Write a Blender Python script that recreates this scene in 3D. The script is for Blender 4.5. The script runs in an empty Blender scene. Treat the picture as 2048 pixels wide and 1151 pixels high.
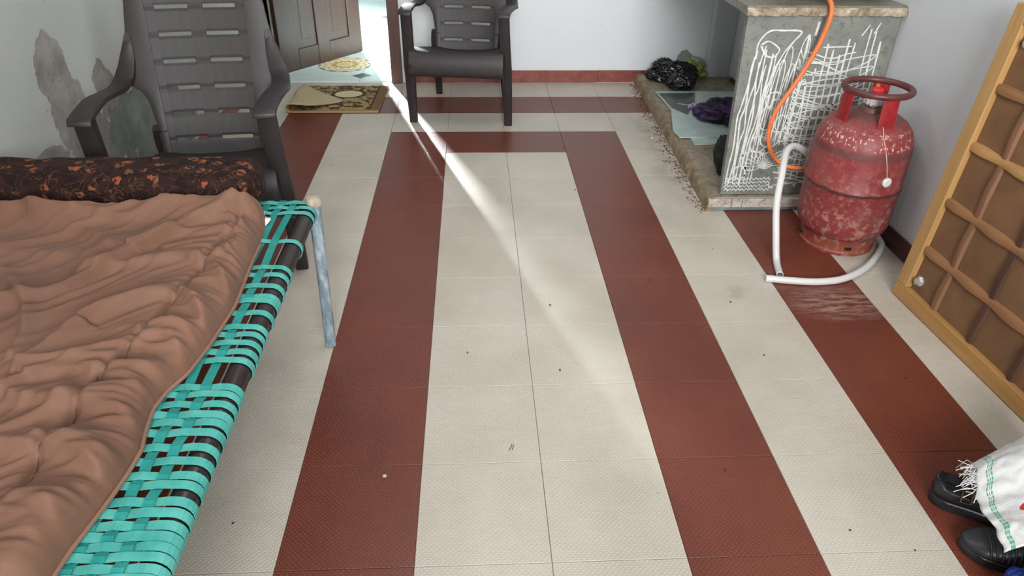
import bpy, bmesh, math, random
import numpy as np
from mathutils import Vector, Matrix, noise
random.seed(7); rng = np.random.default_rng(7)
C = bpy.context.scene.collection
PI = math.pi

# ------------------------------------------------------------------ camera
F_PX = 1444.19; PITCH = 0.560794; YAW = 0.056846; ROLL = 0.016133
CAM = np.array([-0.155133, -3.411802, 1.346149])
_cp, _sp = math.cos(PITCH), math.sin(PITCH)
FW = np.array([math.sin(YAW)*_cp, math.cos(YAW)*_cp, -_sp])
RT = np.array([math.cos(YAW), -math.sin(YAW), 0.0]); UP = np.cross(RT, FW)
_c, _s = math.cos(ROLL), math.sin(ROLL)
RT, UP = _c*RT+_s*UP, -_s*RT+_c*UP
cam = bpy.data.cameras.new('camera'); camo = bpy.data.objects.new('camera', cam); C.objects.link(camo)
cam.sensor_width = 36.0; cam.lens = F_PX*36.0/2048.0; cam.clip_start = 0.02
M4 = Matrix(((RT[0], UP[0], -FW[0], CAM[0]), (RT[1], UP[1], -FW[1], CAM[1]), (RT[2], UP[2], -FW[2], CAM[2]), (0, 0, 0, 1)))
camo.matrix_world = M4
bpy.context.scene.camera = camo

def ray(x, y): return FW + RT*(x-1024)/F_PX + UP*(575.5-y)/F_PX
def zp(x, y, Z=0.0):
    d = ray(x, y); return CAM + d*(Z-CAM[2])/d[2]
def yp(x, y, Y):
    d = ray(x, y); return CAM + d*(Y-CAM[1])/d[1]

# ------------------------------------------------------------------ light, world, exposure
sc = bpy.context.scene
sc.view_settings.view_transform = 'Standard'; sc.view_settings.look = 'None'
sc.view_settings.gamma = 1.0; sc.view_settings.use_curve_mapping = False
sc.view_settings.exposure = 0.0
w = bpy.data.worlds.new('world'); sc.world = w; w.use_nodes = True
w.node_tree.nodes['Background'].inputs[0].default_value = (0.80, 0.90, 1.0, 1)
w.node_tree.nodes['Background'].inputs[1].default_value = 1.0

def area(name, loc, target, sx, sy, power, col=(1, 1, 1)):
    l = bpy.data.lights.new(name, 'AREA'); l.shape = 'RECTANGLE'; l.size = sx; l.size_y = sy
    l.energy = power; l.color = col
    o = bpy.data.objects.new(name, l); C.objects.link(o); o.location = loc
    o.rotation_euler = (Vector(target)-Vector(loc)).to_track_quat('-Z', 'Y').to_euler()
    return o
area('window_daylight', (-1.62, -3.55, 1.75), (1.4, -2.4, 0.6), 1.2, 1.1, 8, (1.0, 0.98, 0.95))
area('rear_window_daylight', (0.3, -5.05, 1.9), (0.25, 1.2, 1.25), 1.5, 1.2, 66, (1.0, 0.99, 0.985)).data.spread = math.radians(95)
area('hall_window_daylight', (-2.07, 5.3, 1.55), (-0.30, -0.2, 0.0), 0.34, 1.0, 165, (0.90, 1.0, 1.0)).data.spread = math.radians(36)
area('overhead_fill', (-0.1, -0.9, 2.62), (-0.1, -0.9, 0), 0.9, 0.9, 15, (1.0, 0.99, 0.97))  # added overhead fill to bring out the quilt folds, no fixture here
area('hall_side_daylight', (-2.9, 4.3, 1.7), (-0.6, 2.6, 0.0), 1.2, 1.2, 14, (0.88, 1.0, 0.98))

# ------------------------------------------------------------------ material helpers
class NT:
    def __init__(self, name):
        self.m = bpy.data.materials.new(name); self.m.use_nodes = True
        self.t = self.m.node_tree; self.n = self.t.nodes; self.l = self.t.links
        self.b = self.n['Principled BSDF']
    def node(self, typ, **kw):
        n = self.n.new(typ)
        for k, v in kw.items():
            if hasattr(n, k): setattr(n, k, v)
        return n
    def link(self, a, b): self.l.new(a, b)
    def val(self, sock, v):
        if isinstance(v, bpy.types.NodeSocket): self.l.new(v, sock)
        elif v is not None: sock.default_value = v
    def pos(self): return self.node('ShaderNodeNewGeometry').outputs['Position']
    def obj(self): return self.node('ShaderNodeTexCoord').outputs['Object']
    def noise(self, vec, scale, detail=4, rough=0.55, dist=0.0):
        n = self.node('ShaderNodeTexNoise'); self.link(vec, n.inputs['Vector'])
        n.inputs['Scale'].default_value = scale; n.inputs['Detail'].default_value = detail
        n.inputs['Roughness'].default_value = rough; n.inputs['Distortion'].default_value = dist
        return n.outputs['Fac']
    def ramp(self, fac, lo, hi, a=0.0, b=1.0):
        n = self.node('ShaderNodeMapRange'); n.clamp = True
        self.link(fac, n.inputs['Value'])
        for i, v in zip(('From Min', 'From Max', 'To Min', 'To Max'), (lo, hi, a, b)): n.inputs[i].default_value = v
        return n.outputs['Result']
    def mix(self, fac, a, b):
        n = self.node('ShaderNodeMix'); n.data_type = 'RGBA'
        self.val(n.inputs[0], fac)
        for s, v in ((n.inputs[6], a), (n.inputs[7], b)):
            if isinstance(v, tuple) and len(v) == 3: v = (*v, 1)
            self.val(s, v)
        return n.outputs[2]
    def math(self, op, a, b=0.0, c=None):
        n = self.node('ShaderNodeMath'); n.operation = op
        self.val(n.inputs[0], a); self.val(n.inputs[1], b)
        if c is not None: self.val(n.inputs[2], c)
        return n.outputs[0]
    def xyz(self, vec):
        n = self.node('ShaderNodeSeparateXYZ'); self.link(vec, n.inputs[0]); return n.outputs
    def scale(self, vec, s):
        n = self.node('ShaderNodeMapping'); self.link(vec, n.inputs[0]); n.inputs['Scale'].default_value = s; return n.outputs[0]
    def bump(self, h, strength=0.3, dist=0.002):
        n = self.node('ShaderNodeBump'); self.link(h, n.inputs['Height'])
        n.inputs['Strength'].default_value = strength; n.inputs['Distance'].default_value = dist
        self.link(n.outputs[0], self.b.inputs['Normal'])
    def set(self, color=None, rough=0.5, metal=0.0, spec=None):
        if color is not None:
            if isinstance(color, tuple): color = (*color[:3], 1)
            self.val(self.b.inputs['Base Color'], color)
        self.val(self.b.inputs['Roughness'], rough); self.val(self.b.inputs['Metallic'], metal)
        if spec is not None: self.b.inputs['Specular IOR Level'].default_value = spec
        return self.m

def srgb(r, g, b):
    f = lambda v: (v/255/12.92) if v/255 <= 0.04045 else ((v/255+0.055)/1.055)**2.4
    return (f(r), f(g), f(b))

def simple(name, col, rough=0.5, metal=0.0, var=0.15, scale=20, bump=0.0, spec=None):
    t = NT(name); v = t.obj()
    n = t.noise(v, scale, 5)
    dark = tuple(c*(1-var) for c in col); lite = tuple(min(1, c*(1+var)) for c in col)
    t.set(t.mix(t.ramp(n, 0.3, 0.7), dark, lite), rough, metal, spec)
    if bump: t.bump(t.noise(v, scale*3, 4), bump, 0.002)
    return t.m

def tile_mat(name, col, dark, lite, rough):
    t = NT(name); p = t.pos(); x, y, z = t.xyz(p)
    # staggered anti-slip pimples
    k = 2*PI/0.0125
    a = t.math('MULTIPLY', t.math('SINE', t.math('MULTIPLY', x, k)), t.math('SINE', t.math('MULTIPLY', y, k)))
    dots = t.ramp(a, 0.15, 0.75)
    n1 = t.noise(p, 2.2, 5, 0.6); n2 = t.noise(p, 35, 3)
    c = t.mix(t.ramp(n1, 0.35, 0.7), dark, lite)
    c = t.mix(t.ramp(n2, 0.5, 0.75, 0, 0.25), c, dark)
    # paler tone on the pimples so they stand out
    c = t.mix(t.math('MULTIPLY', dots, 0.22), c, tuple(min(1, q*1.5+0.02) for q in col))
    # specks of dirt
    sp = t.noise(p, 60, 2, 0.5); c = t.mix(t.ramp(sp, 0.76, 0.80, 0, 0.6), c, (0.05, 0.035, 0.025))
    # trodden dirt next to the stone platform and by the cylinder
    def blob(cx, cy, rx, ry, hard=0.35):
        dx = t.math('DIVIDE', t.math('SUBTRACT', x, cx), rx); dy = t.math('DIVIDE', t.math('SUBTRACT', y, cy), ry)
        d = t.math('ADD', t.math('MULTIPLY', dx, dx), t.math('MULTIPLY', dy, dy))
        return t.ramp(d, 1.0, 0.1)
    n3 = t.ramp(t.noise(p, 11, 6, 0.7), 0.42, 0.65)
    m1 = t.math('MULTIPLY', blob(0.80, 0.1, 0.14, 1.0), n3)
    c = t.mix(t.math('MULTIPLY', m1, 0.45), c, (0.16, 0.11, 0.07))
    n4 = t.ramp(t.noise(t.scale(p, (14, 60, 1)), 1.0, 5, 0.7), 0.42, 0.62)
    m2 = t.math('MULTIPLY', blob(1.08, -1.40, 0.20, 0.12), n4)
    c = t.mix(t.math('MULTIPLY', m2, 0.45), c, (0.60, 0.45, 0.38))
    m3 = t.math('MULTIPLY', blob(0.74, -1.32, 0.07, 0.05), n3)
    c = t.mix(t.math('MULTIPLY', m3, 0.6), c, (0.25, 0.16, 0.09))
    t.set(c, t.ramp(n1, 0.3, 0.7, rough-0.05, rough+0.08), 0, 0.5)
    t.bump(dots, 0.6, 0.0009)
    return t.m

MAT = {}
MAT['tile_cream'] = tile_mat('cream anti-slip tile', srgb(198, 190, 176), srgb(180, 171, 157), srgb(202, 194, 181), 0.40)
MAT['tile_red'] = tile_mat('oxblood anti-slip tile', srgb(112, 56, 38), srgb(98, 46, 32), srgb(116, 58, 40), 0.33)
MAT['grout'] = simple('cement grout', srgb(165, 145, 130), 0.9, var=0.2, scale=40)
MAT['plastic'] = simple('dark brown moulded plastic', srgb(43, 37, 38), 0.5, var=0.12, scale=14, bump=0.05)
MAT['steel_dark'] = simple('maroon black painted tube', srgb(48, 36, 37), 0.35, 0.2, 0.25, 30)
MAT['cream_room'] = simple('glossy white floor tile', srgb(222, 238, 232), 0.16, var=0.04, scale=3)
MAT['diamond'] = simple('grey green diamond inset', srgb(112, 130, 124), 0.2, var=0.15, scale=30)
MAT['white_plastic'] = simple('white plastic', srgb(215, 214, 212), 0.4, var=0.03)
MAT['black_plastic'] = simple('glossy black polythene', (0.008, 0.008, 0.01), 0.22, var=0.2, spec=0.7)
MAT['red_plastic'] = simple('red plastic', srgb(200, 30, 35), 0.4)
MAT['orange'] = simple('orange rubber hose', srgb(228, 120, 62), 0.45, var=0.06)
MAT['black_iron'] = simple('black enamelled stove metal', (0.012, 0.012, 0.015), 0.25, 0.3)
MAT['shoe'] = simple('black moulded shoe rubber', (0.018, 0.018, 0.022), 0.42, var=0.3, scale=25, bump=0.1)
MAT['brass'] = simple('brass buckle metal', srgb(180, 150, 90), 0.3, 0.9)
MAT['blue_cloth'] = simple('royal blue cloth', srgb(24, 50, 130), 0.6, var=0.4, scale=30)
MAT['sheet'] = simple('white bed sheet', srgb(225, 222, 215), 0.8, var=0.05)
MAT['chrome'] = simple('bright metal cap', srgb(205, 205, 205), 0.28, 0.6)
MAT['string'] = simple('cotton string', srgb(205, 190, 165), 0.8)

# ------------------------------------------------------------------ mesh helpers
class MB:
    def __init__(s): s.v = []; s.f = []
    def add(s, vs, fs):
        o = len(s.v); s.v += [tuple(map(float, p)) for p in vs]; s.f += [tuple(i+o for i in f) for f in fs]; return s
    def box(s, c, d, R=None):
        c = np.array(c, float); d = np.array(d, float)/2
        vs = [np.array((x, y, z))*d for x in (-1, 1) for y in (-1, 1) for z in (-1, 1)]
        if R is not None: vs = [np.array(R) @ q for q in vs]
        return s.add([c+q for q in vs], [(0, 1, 3, 2), (4, 6, 7, 5), (0, 4, 5, 1), (2, 3, 7, 6), (0, 2, 6, 4), (1, 5, 7, 3)])
    def prism(s, poly, z0, z1):
        n = len(poly); vs = [(x, y, z0) for x, y in poly]+[(x, y, z1) for x, y in poly]
        fs = [tuple(range(n-1, -1, -1)), tuple(range(n, 2*n))]+[(i, (i+1) % n, n+(i+1) % n, n+i) for i in range(n)]
        return s.add(vs, fs)
    def grid(s, P, closed_u=False, closed_v=False, cap=False):
        P = np.asarray(P); nu, nv = P.shape[:2]
        fs = []
        for i in range(nu if closed_u else nu-1):
            for j in range(nv if closed_v else nv-1):
                a, b = (i+1) % nu, (j+1) % nv
                fs.append((i*nv+j, a*nv+j, a*nv+b, i*nv+b))
        if cap and closed_v:
            fs.append(tuple(range(nv))); fs.append(tuple((nu-1)*nv+j for j in range(nv-1, -1, -1)))
        return s.add(P.reshape(-1, 3), fs)
    def sweep(s, path, sect, wvec=None, scales=None, closed=False, cap=True):
        """sweep a closed 2D section (a along width vector, b along normal) down a path"""
        P = np.array(path, float); n = len(P); rows = []
        for i in range(n):
            if closed: t = P[(i+1) % n]-P[i-1]
            else: t = P[min(i+1, n-1)]-P[max(i-1, 0)]
            t = t/np.linalg.norm(t)
            w = np.array((0, 0, 1.0) if wvec is None else (wvec[i] if np.ndim(wvec) == 2 else wvec), float)
            if wvec is None and abs(t[2]) > 0.97: w = np.array((1.0, 0, 0))
            w = w-t*(w@t); w /= np.linalg.norm(w); nn = np.cross(t, w)
            k = 1.0 if scales is None else scales[i]
            ka, kb = (k if np.ndim(k) else (k, k))
            rows.append([P[i]+w*a*ka+nn*b*kb for a, b in sect])
        return s.grid(rows, closed_u=closed, closed_v=True, cap=cap and not closed)
    def tube(s, path, r, n=12, closed=False, cap=True, smooth_path=0):
        P = catmull(path, smooth_path, closed) if smooth_path else np.array(path, float)
        sect = [(math.cos(2*PI*i/n), math.sin(2*PI*i/n)) for i in range(n)]
        m = len(P)
        rr = np.interp(np.linspace(0, 1, m), np.linspace(0, 1, len(r)), r) if np.ndim(r) else [r]*m
        # parallel transport frame
        rows = []; w = None
        for i in range(m):
            t = (P[(i+1) % m]-P[i-1]) if closed else (P[min(i+1, m-1)]-P[max(i-1, 0)])
            t = t/np.linalg.norm(t)
            if w is None:
                w = np.array((0, 0, 1.0)) if abs(t[2]) < 0.9 else np.array((1.0, 0, 0))
            w = w-t*(w@t); w /= np.linalg.norm(w); b = np.cross(t, w)
            rows.append([P[i]+(w*ca+b*sa)*rr[i] for ca, sa in sect])
        return s.grid(rows, closed_u=closed, closed_v=True, cap=cap and not closed)
    def lathe(s, prof, c=(0, 0, 0), n=48, sy=1.0):
        rows = [[(c[0]+r*math.cos(2*PI*j/n), c[1]+sy*r*math.sin(2*PI*j/n), c[2]+z) for j in range(n)] for r, z in prof]
        return s.grid(rows, closed_v=True, cap=True)
    def build(s, name, mat, parent=None, smooth=False, bevel=0, solid=0, sub=0):
        me = bpy.data.meshes.new(name); me.from_pydata(s.v, [], s.f); me.update()
        bm = bmesh.new(); bm.from_mesh(me); bmesh.ops.recalc_face_normals(bm, faces=bm.faces); bm.to_mesh(me); bm.free()
        if mat: me.materials.append(mat)
        if smooth:
            me.shade_smooth()
            if smooth != 'all': me.set_sharp_from_angle(angle=math.radians(40))
        o = bpy.data.objects.new(name, me); C.objects.link(o)
        if parent: o.parent = parent
        if solid:
            m = o.modifiers.new('s', 'SOLIDIFY'); m.thickness = solid; m.offset = 0
        if bevel:
            m = o.modifiers.new('b', 'BEVEL'); m.width = bevel; m.segments = 2; m.limit_method = 'ANGLE'; m.angle_limit = math.radians(35)
        if sub:
            m = o.modifiers.new('u', 'SUBSURF'); m.levels = m.render_levels = sub
        return o

def catmull(pts, k=6, closed=False):
    P = [np.array(p, float) for p in pts]; n = len(P); out = []
    for i in range(n if closed else n-1):
        if closed: a, b, c, d = P[i-1], P[i], P[(i+1) % n], P[(i+2) % n]
        else: a, b, c, d = P[max(i-1, 0)], P[i], P[i+1], P[min(i+2, n-1)]
        for j in range(k):
            t = j/k
            out.append(0.5*((2*b)+(c-a)*t+(2*a-5*b+4*c-d)*t*t+(3*b-a-3*c+d)*t**3))
    if not closed: out.append(P[-1])
    return np.array(out)

def rsect(w, h, r=0.3):
    """rounded rectangle section"""
    a, b = w/2, h/2; q = min(a, b)*r; out = []
    for cx, cy, s in ((a-q, b-q, 0), (-a+q, b-q, 90), (-a+q, -b+q, 180), (a-q, -b+q, 270)):
        for k in (0, 45, 90):
            t = math.radians(s+k); out.append((cx+q*math.cos(t), cy+q*math.sin(t)))
    return out

def thing(name, label, cat, loc=(0, 0, 0), rz=0, group=None):
    o = bpy.data.objects.new(name, None); C.objects.link(o); o.location = loc; o.rotation_euler = (0, 0, rz)
    o.empty_display_size = 0.1
    return tag(o, label, cat, group)
def tag(o, label, cat, group=None):
    o['label'] = label; o['category'] = cat
    if group: o['group'] = group
    return o
def struct(o, label=None, cat='room'):
    o['kind'] = 'structure'
    if label: o['label'] = label; o['category'] = cat
    return o
def copy_to(o, parent, loc, rz=0):
    c = o.copy(); C.objects.link(c); c.parent = parent; c.location = loc; c.rotation_euler = (0, 0, rz); return c

# ------------------------------------------------------------------ room constants
T = 0.30
XL, XR, YB, YF, ZC = -1.50, 1.46, 1.21, -5.0, 2.7
BBH = 0.075

# wall materials
def wall_mat(name, col, patches=(), mottle=0.06):
    t = NT(name); p = t.pos(); x, y, z = t.xyz(p)
    n1 = t.noise(p, 1.6, 5, 0.6); n2 = t.noise(p, 9, 6, 0.7)
    c = t.mix(t.ramp(n1, 0.3, 0.7), tuple(q*(1-mottle) for q in col), tuple(min(1, q*(1+mottle)) for q in col))
    warp = t.math('SUBTRACT', t.noise(p, 6, 7, 0.7), 0.5)
    H = t.math('MULTIPLY', n2, 0.15)
    for (py, pz, ry, rz_, ang, pc, key) in patches:
        ca, sa = math.cos(ang), math.sin(ang)
        hy = t.math('SUBTRACT', y if key == 'y' else x, py); hz = t.math('SUBTRACT', z, pz)
        a = t.math('DIVIDE', t.math('ADD', t.math('MULTIPLY', hy, ca), t.math('MULTIPLY', hz, sa)), ry)
        b = t.math('DIVIDE', t.math('SUBTRACT', t.math('MULTIPLY', hz, ca), t.math('MULTIPLY', hy, sa)), rz_)
        d = t.math('ADD', t.math('MULTIPLY', a, a), t.math('MULTIPLY', b, b))
        d = t.math('ADD', d, t.math('MULTIPLY', warp, 3.2))
        m = t.ramp(d, 1.03, 0.97)
        pc2 = t.mix(t.ramp(n2, 0.35, 0.65), tuple(q*0.72 for q in pc), tuple(q*1.2 for q in pc))
        c = t.mix(m, c, pc2); H = t.math('SUBTRACT', H, t.math('MULTIPLY', m, 0.6))
    # small chips
    ch = t.ramp(t.noise(p, 15, 3, 0.6), 0.745, 0.76, 0, 0.55); c = t.mix(ch, c, tuple(q*0.45 for q in col))
    t.set(c, 0.75, 0, 0.3); t.bump(H, 0.5, 0.006)
    return t.m
pl = srgb(142, 137, 132); pg = srgb(120, 124, 119)
MAT['wall_left'] = wall_mat('pale grey limewash with flaking plaster', srgb(176, 178, 174), (
    (-1.02, 0.68, 0.10, 0.13, 0.1, pl, 'y'), (-1.00, 0.54, 0.12, 0.13, 0.25, pl, 'y'), (-0.92, 0.42, 0.14, 0.12, 0.2, pl, 'y'),
    (-0.84, 0.33, 0.12, 0.10, 0, pl, 'y'),
    (-0.71, 0.52, 0.075, 0.12, 0.2, pl, 'y'), (-0.63, 0.49, 0.07, 0.07, 0.2, pl, 'y'),
    (-0.42, 0.34, 0.34, 0.17, -0.1, pg, 'y'), (-0.35, 0.18, 0.42, 0.18, 0, pg, 'y'), (-1.20, 0.43, 0.13, 0.06, 0, pl, 'y')), 0.06)
MAT['wall'] = wall_mat('white limewash wall', srgb(226, 231, 234), (), 0.03)
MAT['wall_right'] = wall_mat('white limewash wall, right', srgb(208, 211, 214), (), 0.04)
MAT['wall_back'] = wall_mat('white limewash wall, smoky corner', srgb(228, 234, 236),
    ((1.19, 0.13, 0.05, 0.07, 0, srgb(160, 160, 150), 'x'),), 0.02)  # one irregular grey patch low on the wall

# ------------------------------------------------------------------ floor with tiles
fl = MB().box(((XL+XR)/2, (YF+YB)/2, -0.03), (XR-XL+0.02, YB-YF, 0.05)).build('floor', MAT['grout'])
struct(fl, 'cream floor with oxblood red bands of anti-slip tiles', 'floor')
def tile_mesh(wx, wy, mat, name='tile', g=0.0006, h=0.006):
    b = MB(); e = 0.0008
    lo = [(-wx/2+g, -wy/2+g), (wx/2-g, -wy/2+g), (wx/2-g, wy/2-g), (-wx/2+g, wy/2-g)]
    hi = [(x-math.copysign(e, x), y-math.copysign(e, y)) for x, y in lo]
    vs = [(x, y, -h) for x, y in lo]+[(x, y, -e) for x, y in lo]+[(x, y, 0) for x, y in hi]
    fs = [(8, 9, 10, 11)]
    for k in (0, 4):
        fs += [(k+i, k+(i+1) % 4, k+4+(i+1) % 4, k+4+i) for i in range(4)]
    me = bpy.data.meshes.new(name); me.from_pydata(vs, [], fs); me.update(); me.materials.append(mat); return me
cache = {}
def put_tile(parent, x0, x1, y0, y1, z, mat, name='tile'):
    key = (round(x1-x0, 4), round(y1-y0, 4), mat.name)
    if key not in cache: cache[key] = tile_mesh(x1-x0, y1-y0, mat)
    o = bpy.data.objects.new(name, cache[key]); C.objects.link(o); o.parent = parent
    o.location = ((x0+x1)/2, (y0+y1)/2, z+random.uniform(-0.0003, 0.0002)); return o
cols = [(-1.5, -1.2)]+[(k*T, (k+1)*T) for k in range(-4, 4)]+[(1.2, XR)]
for (x0, x1) in cols:
    k = round(x0/T)
    for j in range(-4, 17):           # row j spans y from -j*T down to -(j+1)*T
        y1 = -j*T; y0 = max(-(j+1)*T, YF)
        if j == -4: y1 = min(y1+0.0, YB)
        inner = (k in (-2, 1) and j >= -1) or (j == -1 and -2 <= k <= 1)
        outer = (k in (-4, 3) and j >= -3) or (j == -3 and -4 <= k <= 3)
        put_tile(fl, x0, x1, y0, y1, 0.0, MAT['tile_red'] if (inner or outer) else MAT['tile_cream'])

# ------------------------------------------------------------------ walls
def wall(name, c, d, mat, lab): return struct(MB().box(c, d).build(name, mat), lab, 'wall')
DX0, DX1, WT = -1.42, -0.676, 0.14
wb = MB()
wb.box(((DX1+0.10+XR)/2+0.0, YB+WT/2, ZC/2), (XR-DX1-0.10+0.2, WT, ZC))
wb = MB()
wb.box(((DX1+XR+0.12)/2, YB+WT/2, ZC/2), (XR+0.12-DX1, WT, ZC))
wb.box(((DX0-1.62)/2, YB+WT/2, ZC/2), (DX0+1.62, WT, ZC))
wb.box(((DX0+DX1)/2, YB+WT/2, (2.05+ZC)/2), (DX1-DX0, WT, ZC-2.05))
wall_back = struct(wb.build('wall_back', MAT['wall_back']), 'white back wall right of the open doorway', 'wall')
# left wall with a window opening near the camera end
wl = MB(); wy0, wy1, wz0, wz1 = -4.15, -2.95, 1.2, 2.3
wl.box((XL-0.06, (wy1+YB)/2, ZC/2), (0.12, YB-wy1, ZC)); wl.box((XL-0.06, (YF+wy0)/2, ZC/2), (0.12, wy0-YF, ZC))
wl.box((XL-0.06, (wy0+wy1)/2, wz0/2), (0.12, wy1-wy0, wz0)); wl.box((XL-0.06, (wy0+wy1)/2, (wz1+ZC)/2), (0.12, wy1-wy0, ZC-wz1))
struct(wl.build('wall_left', MAT['wall_left']), 'grey flaking plaster wall behind the bed and chair', 'wall')
wall('wall_right', (XR+0.06, (YF+YB)/2, ZC/2), (0.12, YB-YF+0.0, ZC), MAT['wall_right'], 'white wall behind the gas cylinder and wooden panel')
wr = MB(); rx0, rx1, rz0, rz1 = -0.45, 1.05, 1.3, 2.5
wr.box(((XL+rx0)/2, YF-0.06, ZC/2), (rx0-XL, 0.12, ZC)); wr.box(((rx1+XR)/2, YF-0.06, ZC/2), (XR-rx1, 0.12, ZC))
wr.box(((rx0+rx1)/2, YF-0.06, rz0/2), (rx1-rx0, 0.12, rz0)); wr.box(((rx0+rx1)/2, YF-0.06, (rz1+ZC)/2), (rx1-rx0, 0.12, ZC-rz1))
struct(wr.build('wall_rear', MAT['wall']))
struct(MB().box((0, (YF+YB)/2, ZC+0.05), (3.3, YB-YF+0.4, 0.1)).build('ceiling', MAT['wall']))
# pier in the far right corner
struct(MB().box(((1.32+XR)/2, (1.13+YB)/2, ZC/2), (XR-1.32, YB-1.13, ZC)).build('wall_pier', MAT['wall_right'], bevel=0.004), 'white corner pier beyond the stone counter', 'pier')

# skirting tiles
bb = MB().box(((DX1+0.10+1.32)/2, YB-0.003, BBH/2-0.003), (1.32-DX1-0.10, 0.005, BBH-0.008)).build('baseboard_back', MAT['grout'])
struct(bb, 'red tiled skirting along the back wall', 'baseboard')
def skirt_mat():
    t = NT('red skirting tile'); p = t.pos(); n = t.noise(p, 18, 6, 0.7)
    t.set(t.mix(t.ramp(n, 0.35, 0.65), srgb(118, 58, 50), srgb(150, 84, 74)), 0.4)
    t.bump(t.noise(p, 90, 3), 0.3, 0.001); return t.m
MAT['skirt'] = skirt_mat()
x = DX1+0.11
sk = MB().box((0, 0, 0), (0.2985, 0.011, BBH)).build('tile', MAT['skirt'], bb, bevel=0.001)
xs = [x+0.15]
while xs[-1]+0.30 < 1.20: xs.append(xs[-1]+0.30)
sk.location = (xs[0], YB-0.0065, BBH/2)
for q in xs[1:]: copy_to(sk, bb, (q, YB-0.0065, BBH/2+random.uniform(-0.001, 0.001)))
MB().box((0, 0, 0), (1.319-xs[-1]-0.151, 0.011, BBH)).build('tile', MAT['skirt'], bb, bevel=0.001).location = ((1.319+xs[-1]+0.151)/2, YB-0.0065, BBH/2)
br = MB().box((XR-0.003, (YF+1.12)/2, BBH/2-0.003), (0.005, 1.12-YF, BBH-0.008)).build('baseboard_right', MAT['grout'])
struct(br, 'dark red tiled skirting along the right wall', 'baseboard')
sk2 = MB().box((0, 0, 0), (0.011, 0.2985, BBH)).build('tile', simple('dark red skirting tile', srgb(78, 44, 42), 0.4, var=0.2), br, bevel=0.001)
sk2.location = (XR-0.0065, -4.8, BBH/2)
for i in range(1, 20): copy_to(sk2, br, (XR-0.0065, -4.8+0.3*i, BBH/2+random.uniform(-0.001, 0.001)))
bl = MB().box((XL+0.003, (YF+YB)/2, BBH/2-0.003), (0.005, YB-YF, BBH-0.008)).build('baseboard_left', MAT['grout'])
struct(bl, 'red tiled skirting along the left wall', 'baseboard')
sk3 = MB().box((0, 0, 0), (0.011, 0.2985, BBH)).build('tile', MAT['skirt'], bl, bevel=0.001)
sk3.location = (XL+0.0065, -4.8, BBH/2)
for i in range(1, 20): copy_to(sk3, bl, (XL+0.0065, -4.8+0.3*i, BBH/2))

# ------------------------------------------------------------------ the hall beyond the doorway
hf = MB().box((-1.2, (YB+5.6)/2, -0.033), (3.6, 5.6-YB, 0.055)).build('floor_hall', MAT['grout'])
struct(hf, 'glossy white hall floor with grey diamond insets', 'floor')
HT = 0.59; cx0, cy0, dd = -0.888, 1.34, 0.062
def oct_tile(x0, x1, y0, y1, cuts):
    pts = []
    for (cx, cy, sx, sy), cut in zip(((x0, y0, 1, 1), (x1, y0, -1, 1), (x1, y1, -1, -1), (x0, y1, 1, -1)), cuts):
        if not cut: pts.append((cx, cy)); continue
        a = (cx+sx*dd, cy); b = (cx, cy+sy*dd)
        pts += [b, a] if (sx, sy) in ((1, 1), (-1, -1)) else [a, b]
    return pts
for i in range(-4, 3):
    for j in range(-1, 7):
        x0, x1 = cx0+i*HT, cx0+(i+1)*HT; y0, y1 = cy0+j*HT, cy0+(j+1)*HT
        g = 0.0012; x0 = max(x0, -2.98); x1 = min(x1, 0.58); clipped = y0 < YB
        y0 = max(y0, YB+0.001); y1 = min(y1, 5.59)
        poly = oct_tile(x0+g, x1-g, y0+g, y1-g, (not clipped, not clipped, True, True))
        MB().prism(poly, -0.006, 0.004).build('tile', MAT['cream_room'], hf)
dm = MB().prism([(dd-0.002, 0), (0, dd-0.002), (-dd+0.002, 0), (0, -dd+0.002)], -0.006, 0.0038).build('diamond_inset', MAT['diamond'], hf)
dm.location = (cx0, cy0, 0)
for i in range(-3, 3):
    for j in range(0, 7):
        if (i, j) != (0, 0): copy_to(dm, hf, (cx0+i*HT, cy0+j*HT, 0))
MAT['hall'] = simple('dimmed hall wall colour', srgb(112, 122, 118), 0.8)  # unseen wall, colour darkened to cut bounce light on the door leaf
struct(MB().box((0.66, 3.5, 1.35), (0.12, 4.4, 2.7)).build('wall_hall_right', MAT['hall']))
struct(MB().box((-3.06, 3.5, 1.35), (0.12, 4.4, 2.7)).build('wall_hall_left', MAT['wall']))
hb = MB(); hb.box((-0.85, 5.66, 1.35), (2.1, 0.12, 2.7)); hb.box((-2.72, 5.66, 1.35), (0.6, 0.12, 2.7)); hb.box((-2.16, 5.66, 0.45), (0.55, 0.12, 0.9)); hb.box((-2.16, 5.66, 2.45), (0.55, 0.12, 0.5))
struct(hb.build('wall_hall_far', MAT['wall']))
struct(MB().box((-1.2, 3.5, 2.75), (3.9, 4.4, 0.1)).build('ceiling_hall', MAT['wall']))

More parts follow.
